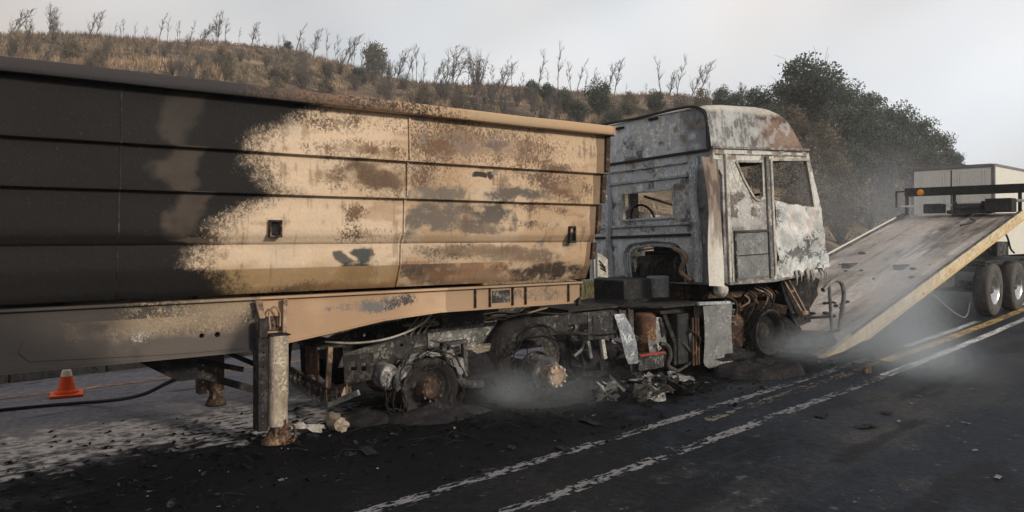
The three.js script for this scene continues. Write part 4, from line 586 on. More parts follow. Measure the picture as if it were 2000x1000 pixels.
// ---- cab
const cabP = [3.87, 0.95, 1.2];
const cab = holder('cab', tractor); cab.position.set(...cabP); cab.rotation.set(-1.6 * Math.PI / 180, 0, 0.35 * Math.PI / 180);
const cabSideTex = tex(1024, 1024, (a, b) => {
  const x = 3.5 + a * 2.7, y = 0.85 + b * 2.3, n1 = fbm(x * 2 + 4, y * 2 + 4, 4, 501), n2 = fbm(x * 9, y * 9, 4, 503), n3 = fbm(x * 45, y * 45, 2, 505), dr = fbm(x * 28, y * 5, 3, 507), e = (cx, cy, rx, ry) => 1 - Math.hypot((x - cx) / rx, (y - cy) / ry);
  let c = mix([0.44, 0.445, 0.45], [0.14, 0.125, 0.125], ss(0.34, 0.66, 0.35 * n1 + 0.35 * n2 + 0.3 * n3));
  if (y > 2.56) { // roof flank: chalky at the back, rust-brown at the front
    c = mix([0.42, 0.435, 0.44], [0.12, 0.118, 0.12], ss(0.36, 0.66, 0.35 * n2 + 0.35 * dr + 0.3 * n3)); const f = ss(4.6, 5.0, x + (n2 - 0.5) * 0.5);
    let q = mix([0.20, 0.135, 0.11], [0.095, 0.07, 0.065], ss(0.4, 0.62, n2 * 0.6 + n1 * 0.4)); q = mix(q, [0.30, 0.23, 0.19], ss(0.1, 0.7, e(5.3, 2.75, 0.5, 0.18) + (n2 - 0.5) * 0.6) * 0.6); q = mix(q, [0.22, 0.13, 0.08], ss(0.55, 0.7, n2) * ss(5.3, 5.6, x) * 0.5); q = mix(q, [0.40, 0.40, 0.40], ss(0.56, 0.68, fbm(x * 6, y * 7, 4, 511)) * 0.6); c = mix(c, q, f); c = mix(c, [0.5, 0.48, 0.43], ss(3.0, 3.07, y + (n2 - 0.5) * 0.08) * 0.7);
  } else if (y > 2.44) c = mix([0.52, 0.52, 0.50], [0.24, 0.20, 0.17], ss(0.48, 0.64, n2));
  else if (x > 4.92) c = mix([0.52, 0.525, 0.52], [0.25, 0.235, 0.22], ss(0.5, 0.66, n2));
  else { c = mix(c, [0.56, 0.54, 0.49], ss(0.50, 0.58, n3 * 0.5 + n2 * 0.5) * ss(-0.2, 0.4, e(4.45, 2.1, 0.5, 0.5)) * 0.9); c = mix(c, [0.075, 0.062, 0.06], ss(0.5, 0.62, n2) * ss(0.0, 0.4, e(4.3, 1.85, 0.45, 0.3)) * 0.8); c = mix(c, [0.075, 0.07, 0.07], ss(1.5, 1.2, y) * 0.5); }
  const k = 0.75 + 0.5 * n3; return [c[0] * k, c[1] * k, c[2] * k];
}, { clamp: true });
const cabRearTex = tex(1024, 1024, (a, b) => {
  const z = -1.3 + a * 2.6, y = 0.85 + b * 2.3, n1 = fbm(z * 1.6 + 9, y * 2.4 + 2, 4, 521), n2 = fbm(z * 8, y * 8, 4, 523), n3 = fbm(z * 45, y * 45, 2, 525), dr = fbm(z * 24, y * 4, 3, 527);
  let c = mix([0.60, 0.64, 0.68], [0.20, 0.22, 0.25], ss(0.32, 0.66, 0.3 * n1 + 0.3 * n2 + 0.2 * dr + 0.2 * n3));
  c = mix(c, [0.70, 0.71, 0.71], ss(0.46, 0.64, 0.4 * n2 + 0.25 * n1 + 0.15 * n3 + 0.2 * dr) * 0.85); c = mix(c, [0.03, 0.033, 0.042], ss(0.56, 0.72, 0.8 * fbm(z * 5, y * 7, 4, 533) + 0.2 * n3) * 0.8);
  c = mix(c, [0.055, 0.06, 0.075], ss(0.55, 0.95, z + (n2 - 0.5) * 0.6) * ss(2.2, 2.7, y) * 0.7); c = mix(c, [0.22, 0.17, 0.10], ss(0.62, 0.7, n2) * 0.5); c = mix(c, [0.05, 0.05, 0.055], ss(0.7, 1.0, z + (n2 - 0.5) * 0.4) * ss(2.45, 2.3, y) * 0.7);
  const k = 0.75 + 0.5 * n3; return [c[0] * k, c[1] * k, c[2] * k];
}, { clamp: true });
const cabSideM = std({ map: cabSideTex, bumpMap: rep(grainTex, 3), bumpScale: 0.004, roughness: 0.85 }), cabRearM = std({ map: cabRearTex, bumpMap: rep(grainTex, 3), bumpScale: 0.004, roughness: 0.8 });
const sideUV = g => planarUV(g, (x, y) => [(x - 3.5) / 2.7, (y - 0.85) / 2.3]), rearUV = g => planarUV(g, (x, y, z) => [(z + 1.3) / 2.6, (y - 0.85) / 2.3]);
const K = (n, g, m, o = {}) => { let q = Array.isArray(g) ? join(g, o.keep) : prep(g, o.keep); return obj(n, q.translate(-cabP[0], -cabP[1], -cabP[2]), m, cab, o); };
const sideOutline = [[3.87, 1.02], [3.87, 2.57], [5.74, 2.60], [5.86, 2.2], [5.99, 1.82], [6.02, 1.30], [6.00, 1.0], [5.55, 0.97], [4.9, 0.93], [4.05, 0.95]];
const triWin = [[4.27, 2.42], [4.77, 2.43], [4.765, 1.99], [4.70, 1.945], [4.63, 1.95], [4.56, 2.0], [4.40, 2.2]], doorWin = [[4.94, 2.455], [5.69, 2.475], [5.82, 1.83], [5.4, 1.86], [4.93, 1.93]], slit = [[3.90, 1.3], [3.99, 1.3], [4.02, 2.25], [3.97, 2.32], [3.90, 2.32]], doorGap = [[5.02, 1.06], [5.90, 1.10], [5.92, 1.72], [5.4, 1.72], [5.02, 1.78]];
K('side_wall', sideUV(plate(sideOutline, 0.035, [triWin, doorWin, slit, doorGap], 0.004).translate(0, 0, 1.16)), cabSideM, { keep: true });
K('far_side_wall', sideUV(plate(sideOutline, 0.035, [triWin, doorWin, doorGap], 0.004).translate(0, 0, -1.2)), M.ash);
const loop = (pts, r, z) => tube([...pts, pts[0], pts[1]].map(p => [p[0], p[1], z]), r, 90, 6);
const frameOf = (pts, z, w, h) => pts.map((p, i) => bar([...p, z], [...pts[(i + 1) % pts.length], z], w, h));
K('window_frame', frameOf(triWin, 1.205, 0.02, 0.03), M.white); K('window_frame', frameOf(doorWin, 1.207, 0.024, 0.036), M.white);
K('door_pillar', [box(4.82, 4.885, 0.98, 2.5, 1.2, 1.226)], M.ash); K('door_pillar', [box(4.90, 4.945, 1.0, 2.46, 1.205, 1.232)], M.white);
K('rear_door_post', [bar([4.06, 0.97, 1.212], [4.075, 2.5, 1.212], 0.03, 0.045), bar([4.12, 0.97, 1.206], [4.10, 2.46, 1.206], 0.02, 0.02)], M.white);
K('roof_gutter', [bar([3.84, 2.575, 1.208], [5.76, 2.603, 1.208], 0.03, 0.032), bar([3.9, 2.50, 1.204], [5.70, 2.522, 1.204], 0.014, 0.014)], M.ash);
K('locker_door', [box(4.21, 4.80, 1.0, 1.545, 1.196, 1.212, 0.012)], M.flap); K('locker_surround', [box(4.17, 4.20, 0.97, 1.58, 1.196, 1.222), box(4.17, 4.83, 1.555, 1.585, 1.196, 1.224)], M.frame); K('locker_crease', box(4.22, 4.79, 1.275, 1.287, 1.213, 1.219), M.dark);
K('sill_strip', [bar([4.05, 0.955, 1.19], [4.9, 0.935, 1.19], 0.05, 0.03), bar([4.9, 0.935, 1.19], [5.5, 0.97, 1.19], 0.05, 0.03)], M.ash);
// crumpled lower door skin with a ragged hem
const doorTex = tex(512, 512, (u, v) => { const n = fbm(u * 6, v * 6, 4, 541), m = fbm(u * 14 + 3, v * 10, 4, 543), f = fbm(u * 50, v * 50, 2, 545), w = fbm(u * 3 + n * 2, v * 7 + n * 2, 4, 547); let c = mix([0.62, 0.63, 0.63], [0.35, 0.365, 0.375], ss(0.36, 0.64, 0.6 * n + 0.4 * f)); c = mix(c, [0.075, 0.08, 0.085], ss(0.53, 0.66, 0.8 * w + 0.2 * f) * 0.85); c = mix(c, [0.50, 0.39, 0.33], ss(0.54, 0.68, m) * ss(0.45, 0.7, v) * 0.7); const k = 0.8 + 0.4 * f; return [c[0] * k, c[1] * k, c[2] * k]; });
K('crumpled_door_skin', grid(40, 34, (a, b) => { const top = 1.93 - 0.11 * a + 0.015 * Math.sin(a * 15), hem = 1.03 - 0.09 * ss(0.45, 0.7, fbm(a * 12, 3, 3, 551)) + 0.02 * a, y = top + (hem - top) * b, xr = 5.86 + 0.17 * ss(0, 0.6, b); return [4.95 + (xr - 4.95) * a, y, 1.225 + 0.045 * (fbm(a * 5, b * 6, 4, 553) - 0.4) + 0.03 * Math.sin(b * 9 + a * 3 + 4 * fbm(a * 3, b * 3, 2, 555)) * ss(0.2, 0.6, b), a, 1 - b]; }), std({ map: doorTex, bumpMap: rep(grainTex, 2), bumpScale: 0.006, roughness: 0.8 }), { keep: true });
{ const R = rng(37), l = []; for (let i = 0; i < 16; i++) { const x = 5.3 + R() * 0.72, h = 0.05 + R() * 0.1; K('melted_drip', taper([V(x, 1.03, 1.21), V(x + 0.02 * R(), 1.0 - h * 0.6, 1.23), V(x + 0.05 * (R() - 0.3), 0.99 - h, 1.22)], 0.018, 0.004, 5), M.white); } }
// roof shell
const roofTop = [[3.83, 3.06], [3.90, 3.10], [4.2, 3.125], [4.84, 3.14], [5.1, 3.12], [5.26, 3.085], [5.42, 3.01], [5.54, 2.90], [5.64, 2.77], [5.74, 2.62]];
K('roof', sideUV(grid(44, 44, (a, b) => { const x = 3.84 + 1.90 * (a < 0.5 ? a : 1 - Math.pow(1 - a, 1.0)), top = interp(roofTop, x) - 0.004, lo = 2.588 + 0.015 * a, H = Math.max(0.012, top - lo), q = b * 2 - 1, rr = Math.min(0.11, H), ang = Math.abs(q); let y, z; if (ang > 0.55) { const k = (ang - 0.55) / 0.45; y = top - rr - (H - rr) * k; z = 1.16 + 0.04 * k; } else if (ang > 0.3) { const k = (ang - 0.3) / 0.25 * Math.PI / 2; z = 1.05 + 0.11 * Math.sin(k); y = top - rr + rr * Math.cos(k); } else { z = 1.05 * ang / 0.3; y = top + 0.02 * (1 - Math.pow(ang / 0.3, 2)) * Math.min(1, H * 4); } return [x, y + 0.006 * (fbm(x * 6, b * 9, 3, 561) - 0.5), Math.sign(q) * z]; })), cabSideM, { keep: true });
// rear wall: recessed roof panel, ribs, window and engine tunnel openings
const rearHole1 = rect(-0.34, 0.56, 1.79, 2.13), rearHole2 = [[-0.31, 0.97], [-0.31, 1.36], [-0.24, 1.43], [0.60, 1.43], [0.70, 1.34], [0.76, 0.97]];
const rearPlate = (pts, d, hs = [], bv = 0.003) => plate(pts, d, hs, bv).rotateY(-Math.PI / 2).translate(3.88, 0, 0); // x of the outline becomes z
K('rear_wall', rearUV(rearPlate([[-1.17, 0.96], [1.17, 0.96], [1.17, 2.55], [-1.17, 2.55]], 0.03, [rearHole1, rearHole2])), cabRearM, { keep: true });
K('roof_rear_panel', rearUV(rearPlate([[-1.15, 2.57], [1.15, 2.57], [1.13, 2.95], [1.08, 3.04], [0.98, 3.085], [-0.98, 3.085], [-1.08, 3.04], [-1.13, 2.95]], 0.02)), cabRearM, { keep: true });
const rb = (a, b, w, h) => bar([3.84, a[1], a[0]], [3.84, b[1], b[0]], w, h);
K('roof_rear_rim', tube([[3.835, 2.58, 1.15], [3.835, 2.92, 1.145], [3.835, 3.03, 1.09], [3.835, 3.09, 0.98], [3.835, 3.10, 0], [3.835, 3.09, -0.98], [3.835, 3.02, -1.09], [3.835, 2.58, -1.15]], 0.018, 90), M.dark);
K('seam_rail', rb([-1.15, 2.555], [1.16, 2.555], 0.05, 0.03), M.dark);
for (const [y, m] of [[2.44, M.blueash], [2.28, M.blueash], [1.70, M.blueash], [1.56, M.dark]]) K('rear_rib', rb([-1.05, y], [0.82, y], 0.035, y > 2.4 ? 0.02 : 0.035), m);
K('rear_window_frame', [rb([-0.36, 2.14], [0.58, 2.14], 0.03, 0.03), rb([-0.36, 1.78], [0.58, 1.78], 0.03, 0.03), rb([-0.35, 1.78], [-0.35, 2.14], 0.03, 0.03), rb([0.57, 1.78], [0.57, 2.14], 0.03, 0.03)], M.blueash);
K('tunnel_rim', [tube([[3.835, 0.98, -0.33], [3.835, 1.36, -0.33], [3.835, 1.45, -0.24], [3.835, 1.455, 0.6], [3.835, 1.36, 0.72], [3.835, 0.98, 0.79]], 0.022, 60), tube([[3.85, 0.98, -0.25], [3.85, 1.3, -0.25], [3.85, 1.39, -0.18], [3.85, 1.395, 0.55], [3.85, 1.3, 0.65], [3.85, 0.98, 0.7]], 0.014, 60)], M.blueash);
K('roof_slot', [rb([0.2, 3.05], [0.36, 3.05], 0.02, 0.03)], M.black); K('roof_slot', [rb([-0.42, 3.02], [-0.26, 3.02], 0.02, 0.03)], M.black);
K('corner_pillar', [tube([[3.84, 0.99, -0.62], [3.835, 1.5, -0.64], [3.835, 2.0, -0.60], [3.84, 2.4, -0.62]], 0.05, 20), tube([[3.84, 0.99, 0.92], [3.83, 1.5, 0.95], [3.83, 2.0, 0.90], [3.84, 2.5, 0.95]], 0.06, 20)], M.blueash);
K('tunnel_hose', tube([[3.78, 1.4, 0.6], [3.74, 1.3, 0.82], [3.76, 1.12, 0.72], [3.74, 1.0, 0.9]], 0.03, 24), M.tanRust); K('mount_boss', lathe([[0.02, 0.03], [0.05, 0.03], [0.06, 0]], 12).rotateY(-Math.PI / 2).translate(3.85, 1.6, 0.96), M.tanRust);
K('side_fairing', grid(6, 26, (a, b) => { const y = 2.46 - 1.5 * b, x0 = 3.62 + 0.05 * ss(0.1, 0.5, b) + 0.02 * Math.sin(b * 7), x1 = 3.90 + 0.05 * ss(0.3, 0.9, b) - 0.03 * Math.sin(b * 3.1), zc = 1.235 + 0.03 * Math.sin(b * 4) + 0.02 * Math.sin(a * 3.14); return [x0 + (x1 - x0) * a, y - 0.03 * a, zc, a, b]; }), std({ map: tex(256, 512, (u, v) => { const n = fbm(u * 4, v * 8, 4, 571), f = fbm(u * 30, v * 60, 2, 573), m = fbm(u * 2, v * 3, 3, 575); let c = mix([0.25, 0.20, 0.165], [0.12, 0.095, 0.085], ss(0.4, 0.6, n)); c = mix(c, [0.58, 0.56, 0.51], ss(0.42, 0.68, v + (m - 0.5) * 0.5 + (n - 0.5) * 0.3)); const k = 0.8 + 0.4 * f; return [c[0] * k, c[1] * k, c[2] * k]; }, { clamp: true }), roughness: 0.75 }), { keep: true });
K('added_dark_backing', plate(rect(-0.6, 1.0, 1.03, 1.62), 0.012).rotateY(-Math.PI / 2).translate(4.66, 0, 0), M.char); K('engine_cover', [box(3.95, 4.6, 0.98, 1.22, -0.24, 0.55, 0.05), box(3.9, 4.2, 1.0, 1.30, -0.2, 0.1, 0.03)], M.soot); for (let i = 0; i < 5; i++) K('engine_pipe', tube([[3.93, 1.02, -0.2 + i * 0.17], [3.88, 1.14 + 0.03 * i, -0.15 + i * 0.17], [4.0, 1.26, -0.08 + i * 0.15]], 0.02 + 0.005 * (i % 3), 12), [M.char, M.frame, M.soot][i % 3]);  // char back panel added so the tunnel opening reads dark
K('cab_floor', [box(3.9, 5.9, 0.985, 1.03, -1.14, 1.14), box(4.3, 5.4, 1.03, 1.35, -0.3, 0.3, 0.04)], M.char);
K('front_panel', [box(5.96, 6.0, 1.02, 1.72, -1.12, 1.12)], M.ash); K('windscreen_header', box(5.66, 5.72, 2.48, 2.58, -1.12, 1.12), M.ash); K('roof_crossbar', [box(4.6, 4.66, 2.52, 2.58, -1.12, 1.12)], M.ash);
K('dashboard_beam', [rod([5.6, 1.62, -1.1], [5.6, 1.62, 1.1], 0.04), box(5.55, 5.7, 1.35, 1.5, -1.0, 1.0)], M.soot);
K('steering_wheel', [new THREE.TorusGeometry(0.21, 0.016, 8, 30).rotateY(Math.PI / 2).rotateZ(-0.75).translate(5.18, 1.90, 0.72), rod([5.18, 1.90, 0.72], [5.5, 1.55, 0.72], 0.025)], M.black);
for (const z of [0.62, -0.62]) K('seat_frame', [bar([4.55, 1.35, z - 0.2], [5.0, 1.38, z - 0.2], 0.03, 0.03), bar([4.55, 1.35, z + 0.2], [5.0, 1.38, z + 0.2], 0.03, 0.03), tube([[4.6, 1.35, z - 0.2], [4.45, 1.9, z - 0.2], [4.43, 2.0, z], [4.45, 1.9, z + 0.2], [4.6, 1.35, z + 0.2]], 0.016), box(4.6, 4.95, 1.03, 1.34, z - 0.12, z + 0.12)], M.umber);
K('bunk_frame', [bar([4.0, 1.5, -1.0], [4.0, 1.5, 1.0], 0.03, 0.04), bar([4.5, 1.5, -1.0], [4.5, 1.5, 1.0], 0.03, 0.04), bar([4.2, 1.95, -0.5], [4.2, 1.55, -0.3], 0.03, 0.03), bar([4.2, 2.1, -0.3], [4.2, 1.9, 0.4], 0.03, 0.03)], M.tanRust);

// ------------------------------------------------------------------ recovery trailer with its bed tilted down to the road; local x up the ramp, z to the camera's side
const recovery = thing('recovery_trailer', 'grey flatbed recovery trailer tilted down as a ramp with a yellow edge', 'trailer');
recovery.position.set(4.16, 0, -10.23); recovery.rotation.y = 43 * Math.PI / 180;
const Q = (n, g, m, o) => obj(n, g, m, recovery, o);
{
  const SL = 0.2247, L = 9.6, top = x => SL * x;
  const deckTex = tex(1024, 512, (u, v) => { const n = fbm(u * 6, v * 5, 5, 601), st = fbm(u * 5, v * 30, 4, 603), m = fbm(u * 18, v * 12, 4, 605), f = fbm(u * 120, v * 60, 2, 607); let c = mix([0.36, 0.315, 0.28], [0.19, 0.166, 0.15], ss(0.36, 0.66, 0.6 * n + 0.25 * st + 0.15 * m)); c = mix(c, [0.50, 0.465, 0.44], ss(0.52, 0.68, fbm(u * 4 + 7, v * 6, 4, 609)) * 0.6); c = mix(c, [0.05, 0.048, 0.048], ss(0.60, 0.72, 0.6 * m + 0.4 * n) * 0.7); c = mix(c, [0.07, 0.066, 0.064], ss(0.56, 0.72, 0.6 * st + 0.4 * n) * 0.6); const k = 0.75 + 0.5 * f; return [c[0] * k, c[1] * k, c[2] * k]; }, { clamp: true });
  const d = Q('deck', grid(60, 20, (a, b) => [0.05 + (L - 0.05) * a, top(0.05 + (L - 0.05) * a) - 0.03 + 0.008 * (fbm(a * 30, b * 12, 3, 611) - 0.5), -0.1 - 2.32 * b, a, b]), std({ map: deckTex, bumpMap: rep(grainTex, 9, 3), bumpScale: 0.006, roughness: 0.8 }), { keep: true });
  obj('deck_underside', plate([[0.1, -0.02], [L, top(L) - 0.06], [L, top(L) - 0.18], [1.2, top(1.2) - 0.18]], 2.3).translate(0, 0, -2.42), M.frame, d);
  // edge rails: taper to a nose at the foot
  const railG = (z, s) => plate([[0, 0.004], [0.5, 0.10], [1.0, top(1.0) + 0.005], [L, top(L) + 0.01], [L, top(L) - 0.19], [1.4, top(1.4) - 0.175], [0.6, 0.035]], 0.08, [], 0.01).translate(0, 0, z);
  Q('side_rail', railG(-0.09), M.cream); const er = recovery.children[recovery.children.length - 1];
  obj('rail_stripe', plate([[1.2, top(1.2) - 0.155], [L, top(L) - 0.16], [L, top(L) - 0.195], [1.4, top(1.4) - 0.19]], 0.012, [], 0.002).translate(0, 0, 0.0), M.yellow, er); obj('rail_lip', plate([[0.9, top(0.9) + 0.0], [L, top(L) + 0.012], [L, top(L) + 0.03], [1.0, top(1.0) + 0.02]], 0.05, [], 0.004).translate(0, 0, -0.075), M.frame, er);
  Q('side_rail', railG(-2.5), M.frame); Q('rail_edge_glint', bar([0.6, top(0.6) + 0.03, -2.45], [9.0, top(9.0) + 0.03, -2.45], 0.025, 0.03), M.boxWhite);  // white bar paints the light caught along the far rail edge
  // end frame at the head of the deck
  const hx = 9.45;
  Q('headboard_beam', box(hx, hx + 0.1, 2.56, 2.76, -2.42, 0.04, 0.015), M.dark); Q('headboard_strip', box(hx - 0.02, hx + 0.04, 2.30, 2.345, -2.5, -1.3), M.boxWhite);
  for (const z of [-2.38, -1.35, -0.05]) Q('headboard_post', box(hx + 0.02, hx + 0.1, 2.12, 2.56, z - 0.03, z + 0.03), M.dark);
  Q('headboard_rail', box(hx + 0.01, hx + 0.07, 2.36, 2.42, -1.2, 0.04), M.boxWhite);
  Q('winch', [lathe([[0.05, -0.3], [0.14, -0.3], [0.14, -0.26], [0.09, -0.25], [0.09, 0.25], [0.14, 0.26], [0.14, 0.3], [0.05, 0.3]], 16).translate(hx - 0.1, 2.26, -1.0), box(hx - 0.3, hx + 0.1, 2.12, 2.2, -1.4, -0.6)], M.dark);
  Q('equipment_box', [box(hx - 0.35, hx + 0.02, 2.14, 2.44, -0.62, -0.1, 0.02)], M.dark); Q('equipment_box', [box(hx - 0.3, hx, 2.14, 2.36, -1.9, -1.5, 0.02)], M.dark); Q('tow_chain', tube([[hx - 0.3, 2.2, -0.7], [hx - 0.7, 2.03, -0.8], [hx - 1.1, 1.93, -0.6], [hx - 1.5, 1.84, -0.75]], 0.018, 30, 5), M.dark);
  Q('marker_lamp', lathe([[0.001, 0.03], [0.06, 0.025], [0.075, 0], [0.075, -0.03]], 16).rotateY(-Math.PI / 2).translate(hx - 0.03, 2.64, -2.05), M.lens);
  Q('corner_bracket', [box(hx - 0.02, hx + 0.02, 2.3, 2.7, -2.62, -2.58), box(hx - 0.02, hx + 0.02, 2.66, 2.7, -2.62, -2.3)], M.frame);
  // running gear
  Q('subframe', [box(4.6, 12.2, 0.95, 1.1, -0.85, -0.7), box(4.6, 12.2, 0.95, 1.1, -1.8, -1.65), ...[5, 7, 9, 11].map(x => box(x, x + 0.1, 0.97, 1.08, -1.7, -0.8))], M.dark);
  for (const x of [7.68, 9.35]) for (const z of [-0.17, -2.3]) {
    const w = holder('wheel', recovery), s = z > -1 ? 1 : -1, tr = g => g.scale(1, 1, s).translate(x, 0.535, z);
    obj('tyre', tr(lathe([[0.29, -0.13], [0.40, -0.15], [0.50, -0.14], [0.53, -0.10], [0.535, 0], [0.53, 0.10], [0.50, 0.14], [0.40, 0.152], [0.31, 0.135], [0.29, 0.12]], 40)), M.rubber, w);
    obj('rim', tr(lathe([[0.09, 0.02], [0.12, 0.0], [0.2, -0.03], [0.235, 0.0], [0.25, 0.09], [0.295, 0.13], [0.30, 0.12]], 36)), M.chrome, w); obj('hub', tr(lathe([[0.001, 0.10], [0.07, 0.09], [0.09, 0.06], [0.1, 0.0]], 18)), M.frame, w);
    for (let i = 0; i < 8; i++) obj('wheel_nut', tr(rod([0.15 * Math.cos(i * 0.785), 0.15 * Math.sin(i * 0.785), -0.02], [0.15 * Math.cos(i * 0.785), 0.15 * Math.sin(i * 0.785), 0.03], 0.016, 0.014, 6)), M.chrome, w);
  }
  Q('axle', rod([7.68, 0.535, -0.2], [7.68, 0.535, -2.25], 0.07), M.dark); Q('axle', rod([9.35, 0.535, -0.2], [9.35, 0.535, -2.25], 0.07), M.dark);
  Q('mudguard', [plate([[7.05, 1.05], [7.12, 1.12], [9.95, 1.16], [9.95, 1.13], [7.15, 1.09], [7.05, 1.02]], 0.4, [], 0.004).translate(0, 0, -0.45)], M.dark);
  Q('toolbox', box(8.15, 8.95, 1.2, 1.5, -0.5, -0.12, 0.02), M.frame); Q('hose_loop', tube([[8.6, 1.9, -0.2], [8.75, 1.6, -0.1], [9.0, 1.35, -0.1], [9.35, 1.25, -0.12]], 0.02, 24), M.dark);
  Q('skirt_panel', plate([[5.2, 0.62], [7.0, 0.62], [7.0, 1.35], [5.4, 1.0]], 0.02).translate(0, 0, -0.6), M.frame);
  Q('tilt_ram', [rod([5.2, 0.8, -1.25], [7.6, 1.0, -1.25], 0.07), rod([4.2, 0.72, -1.25], [5.2, 0.8, -1.25], 0.045)], M.dark);
  Q('air_line', tube([[4.6, 0.75, -0.4], [5.4, 0.45, -0.35], [6.1, 0.16, -0.3], [6.8, 0.05, -0.3], [7.0, 0.3, -0.3]], 0.014, 30), M.flap);
  Q('reflector', lathe([[0.001, 0.01], [0.035, 0.008], [0.04, 0]], 12).translate(3.6, 0.66, 0.0), M.red); Q('reflector', lathe([[0.001, 0.01], [0.03, 0.008], [0.035, 0]], 12).translate(4.6, 0.86, 0.0), M.boxWhite);
  // charred crumbs lying on the deck
  const R = rng(61); for (let i = 0; i < 22; i++) { const cl2 = i < 12, x = cl2 ? 1.7 + R() * 1.0 : 0.9 + R() * 5, z = cl2 ? -0.75 - R() * 0.4 : -0.25 - R() * 1.9, s = 0.015 + R() * 0.035; const g = new THREE.DodecahedronGeometry(s, 0).scale(1.2 + R(), 0.6, 0.8 + R() * 0.6).rotateY(R() * 6).translate(x, top(x) - 0.012, z); obj('crumb', g, M.char, d); }
}
// ------------------------------------------------------------------ white box lorry ahead of it
{
  const t = thing('box_lorry', 'white box-bodied lorry seen above the ramp head', 'lorry');
  t.position.set(14.57, 0, -23.2); t.rotation.y = (90 - 47.5) * Math.PI / 180; // local x forward, body spans z from -2.35 to 0
  obj('box_body', box(0, 6.4, 1.0, 3.76, -2.35, 0, 0.03), M.boxWhite, t);
  for (const [z0, z1] of [[-2.28, -1.2], [-1.16, -0.08]]) { const d = obj('rear_door', box(-0.03, 0.005, 1.06, 3.66, z0, z1, 0.012), M.boxWhite, t); for (const z of [z0 + 0.2, z1 - 0.2]) obj('locking_bar', rod([-0.05, 1.1, z], [-0.05, 3.62, z], 0.016), M.chrome, d); }
  obj('door_joint', box(-0.02, 0.0, 1.06, 3.66, -1.196, -1.164, 0.002), M.dark, t);
  for (const g of [box(-0.04, 0.06, 1.0, 3.79, -0.06, 0.02), box(-0.04, 0.06, 1.0, 3.79, -2.37, -2.29), box(-0.04, 0.06, 3.70, 3.80, -2.29, -0.06), box(0.06, 6.42, 3.72, 3.80, -0.03, 0.02)]) obj('edge_trim', g, M.flap, t);
  obj('chassis', [box(0.2, 8.2, 0.75, 0.98, -1.7, -1.55), box(0.2, 8.2, 0.75, 0.98, -0.85, -0.7)], M.dark, t);
  obj('rear_bumper', box(-0.02, 0.1, 0.5, 0.65, -2.2, -0.15), M.dark, t);
  obj('cab', plate([[6.7, 0.7], [8.6, 0.7], [8.65, 1.6], [8.35, 2.6], [6.7, 2.65]], 2.2, [], 0.04).translate(0, 0, -2.28), M.boxWhite, t);
  for (const x of [1.6, 7.7]) for (const z of [-0.18, -2.18]) { const w = holder('wheel', t); obj('tyre', lathe([[0.28, -0.13], [0.46, -0.14], [0.5, -0.1], [0.5, 0.1], [0.46, 0.14], [0.28, 0.13]], 24).translate(x, 0.5, z), M.rubber, w); obj('rim', lathe([[0.001, 0.06], [0.1, 0.06], [0.2, 0.02], [0.28, 0.12]], 20).translate(x, 0.5, z), M.frame, w); }
}
// ------------------------------------------------------------------ traffic cone
{
  const t = thing('traffic_cone', 'small bright orange traffic cone on the far lane edge', 'cone'); t.position.set(-4.57, 0.004, -7.88); t.rotation.y = 0.5;
  obj('base', [box(-0.15, 0.15, 0, 0.022, -0.15, 0.15, 0.01), lathe([[0.001, -0.02], [0.115, -0.02], [0.11, 0.01], [0.09, 0.03]], 8).rotateX(-Math.PI / 2).translate(0, 0.03, 0)], M.orange, t);
  obj('cone_body', [new THREE.LatheGeometry([[0.088, 0.025], [0.082, 0.05], [0.07, 0.11], [0.066, 0.115], [0.055, 0.19], [0.042, 0.215]].map(p => new THREE.Vector2(...p)), 24)], M.orange, t);
  obj('collar', new THREE.LatheGeometry([[0.0535, 0.196], [0.043, 0.25], [0.036, 0.256], [0.028, 0.256], [0.026, 0.24]].map(p => new THREE.Vector2(...p)), 24), std({ color: new THREE.Color().setRGB(0.75, 0.66, 0.58), roughness: 0.5 }), t);
}
// ------------------------------------------------------------------ air hose hanging from the trailer
obj('air_hose', tube([[-2.62, 0.52, -6.05], [-2.90, 0.40, -6.45], [-3.35, 0.20, -6.95], [-3.85, 0.06, -7.35], [-4.3, 0.016, -7.4], [-4.8, 0.016, -7.12], [-5.6, 0.016, -6.6]], 0.017, 80, 8), M.black, null, { label: 'black rubber hose trailing from under the trailer across the road', category: 'hose' });
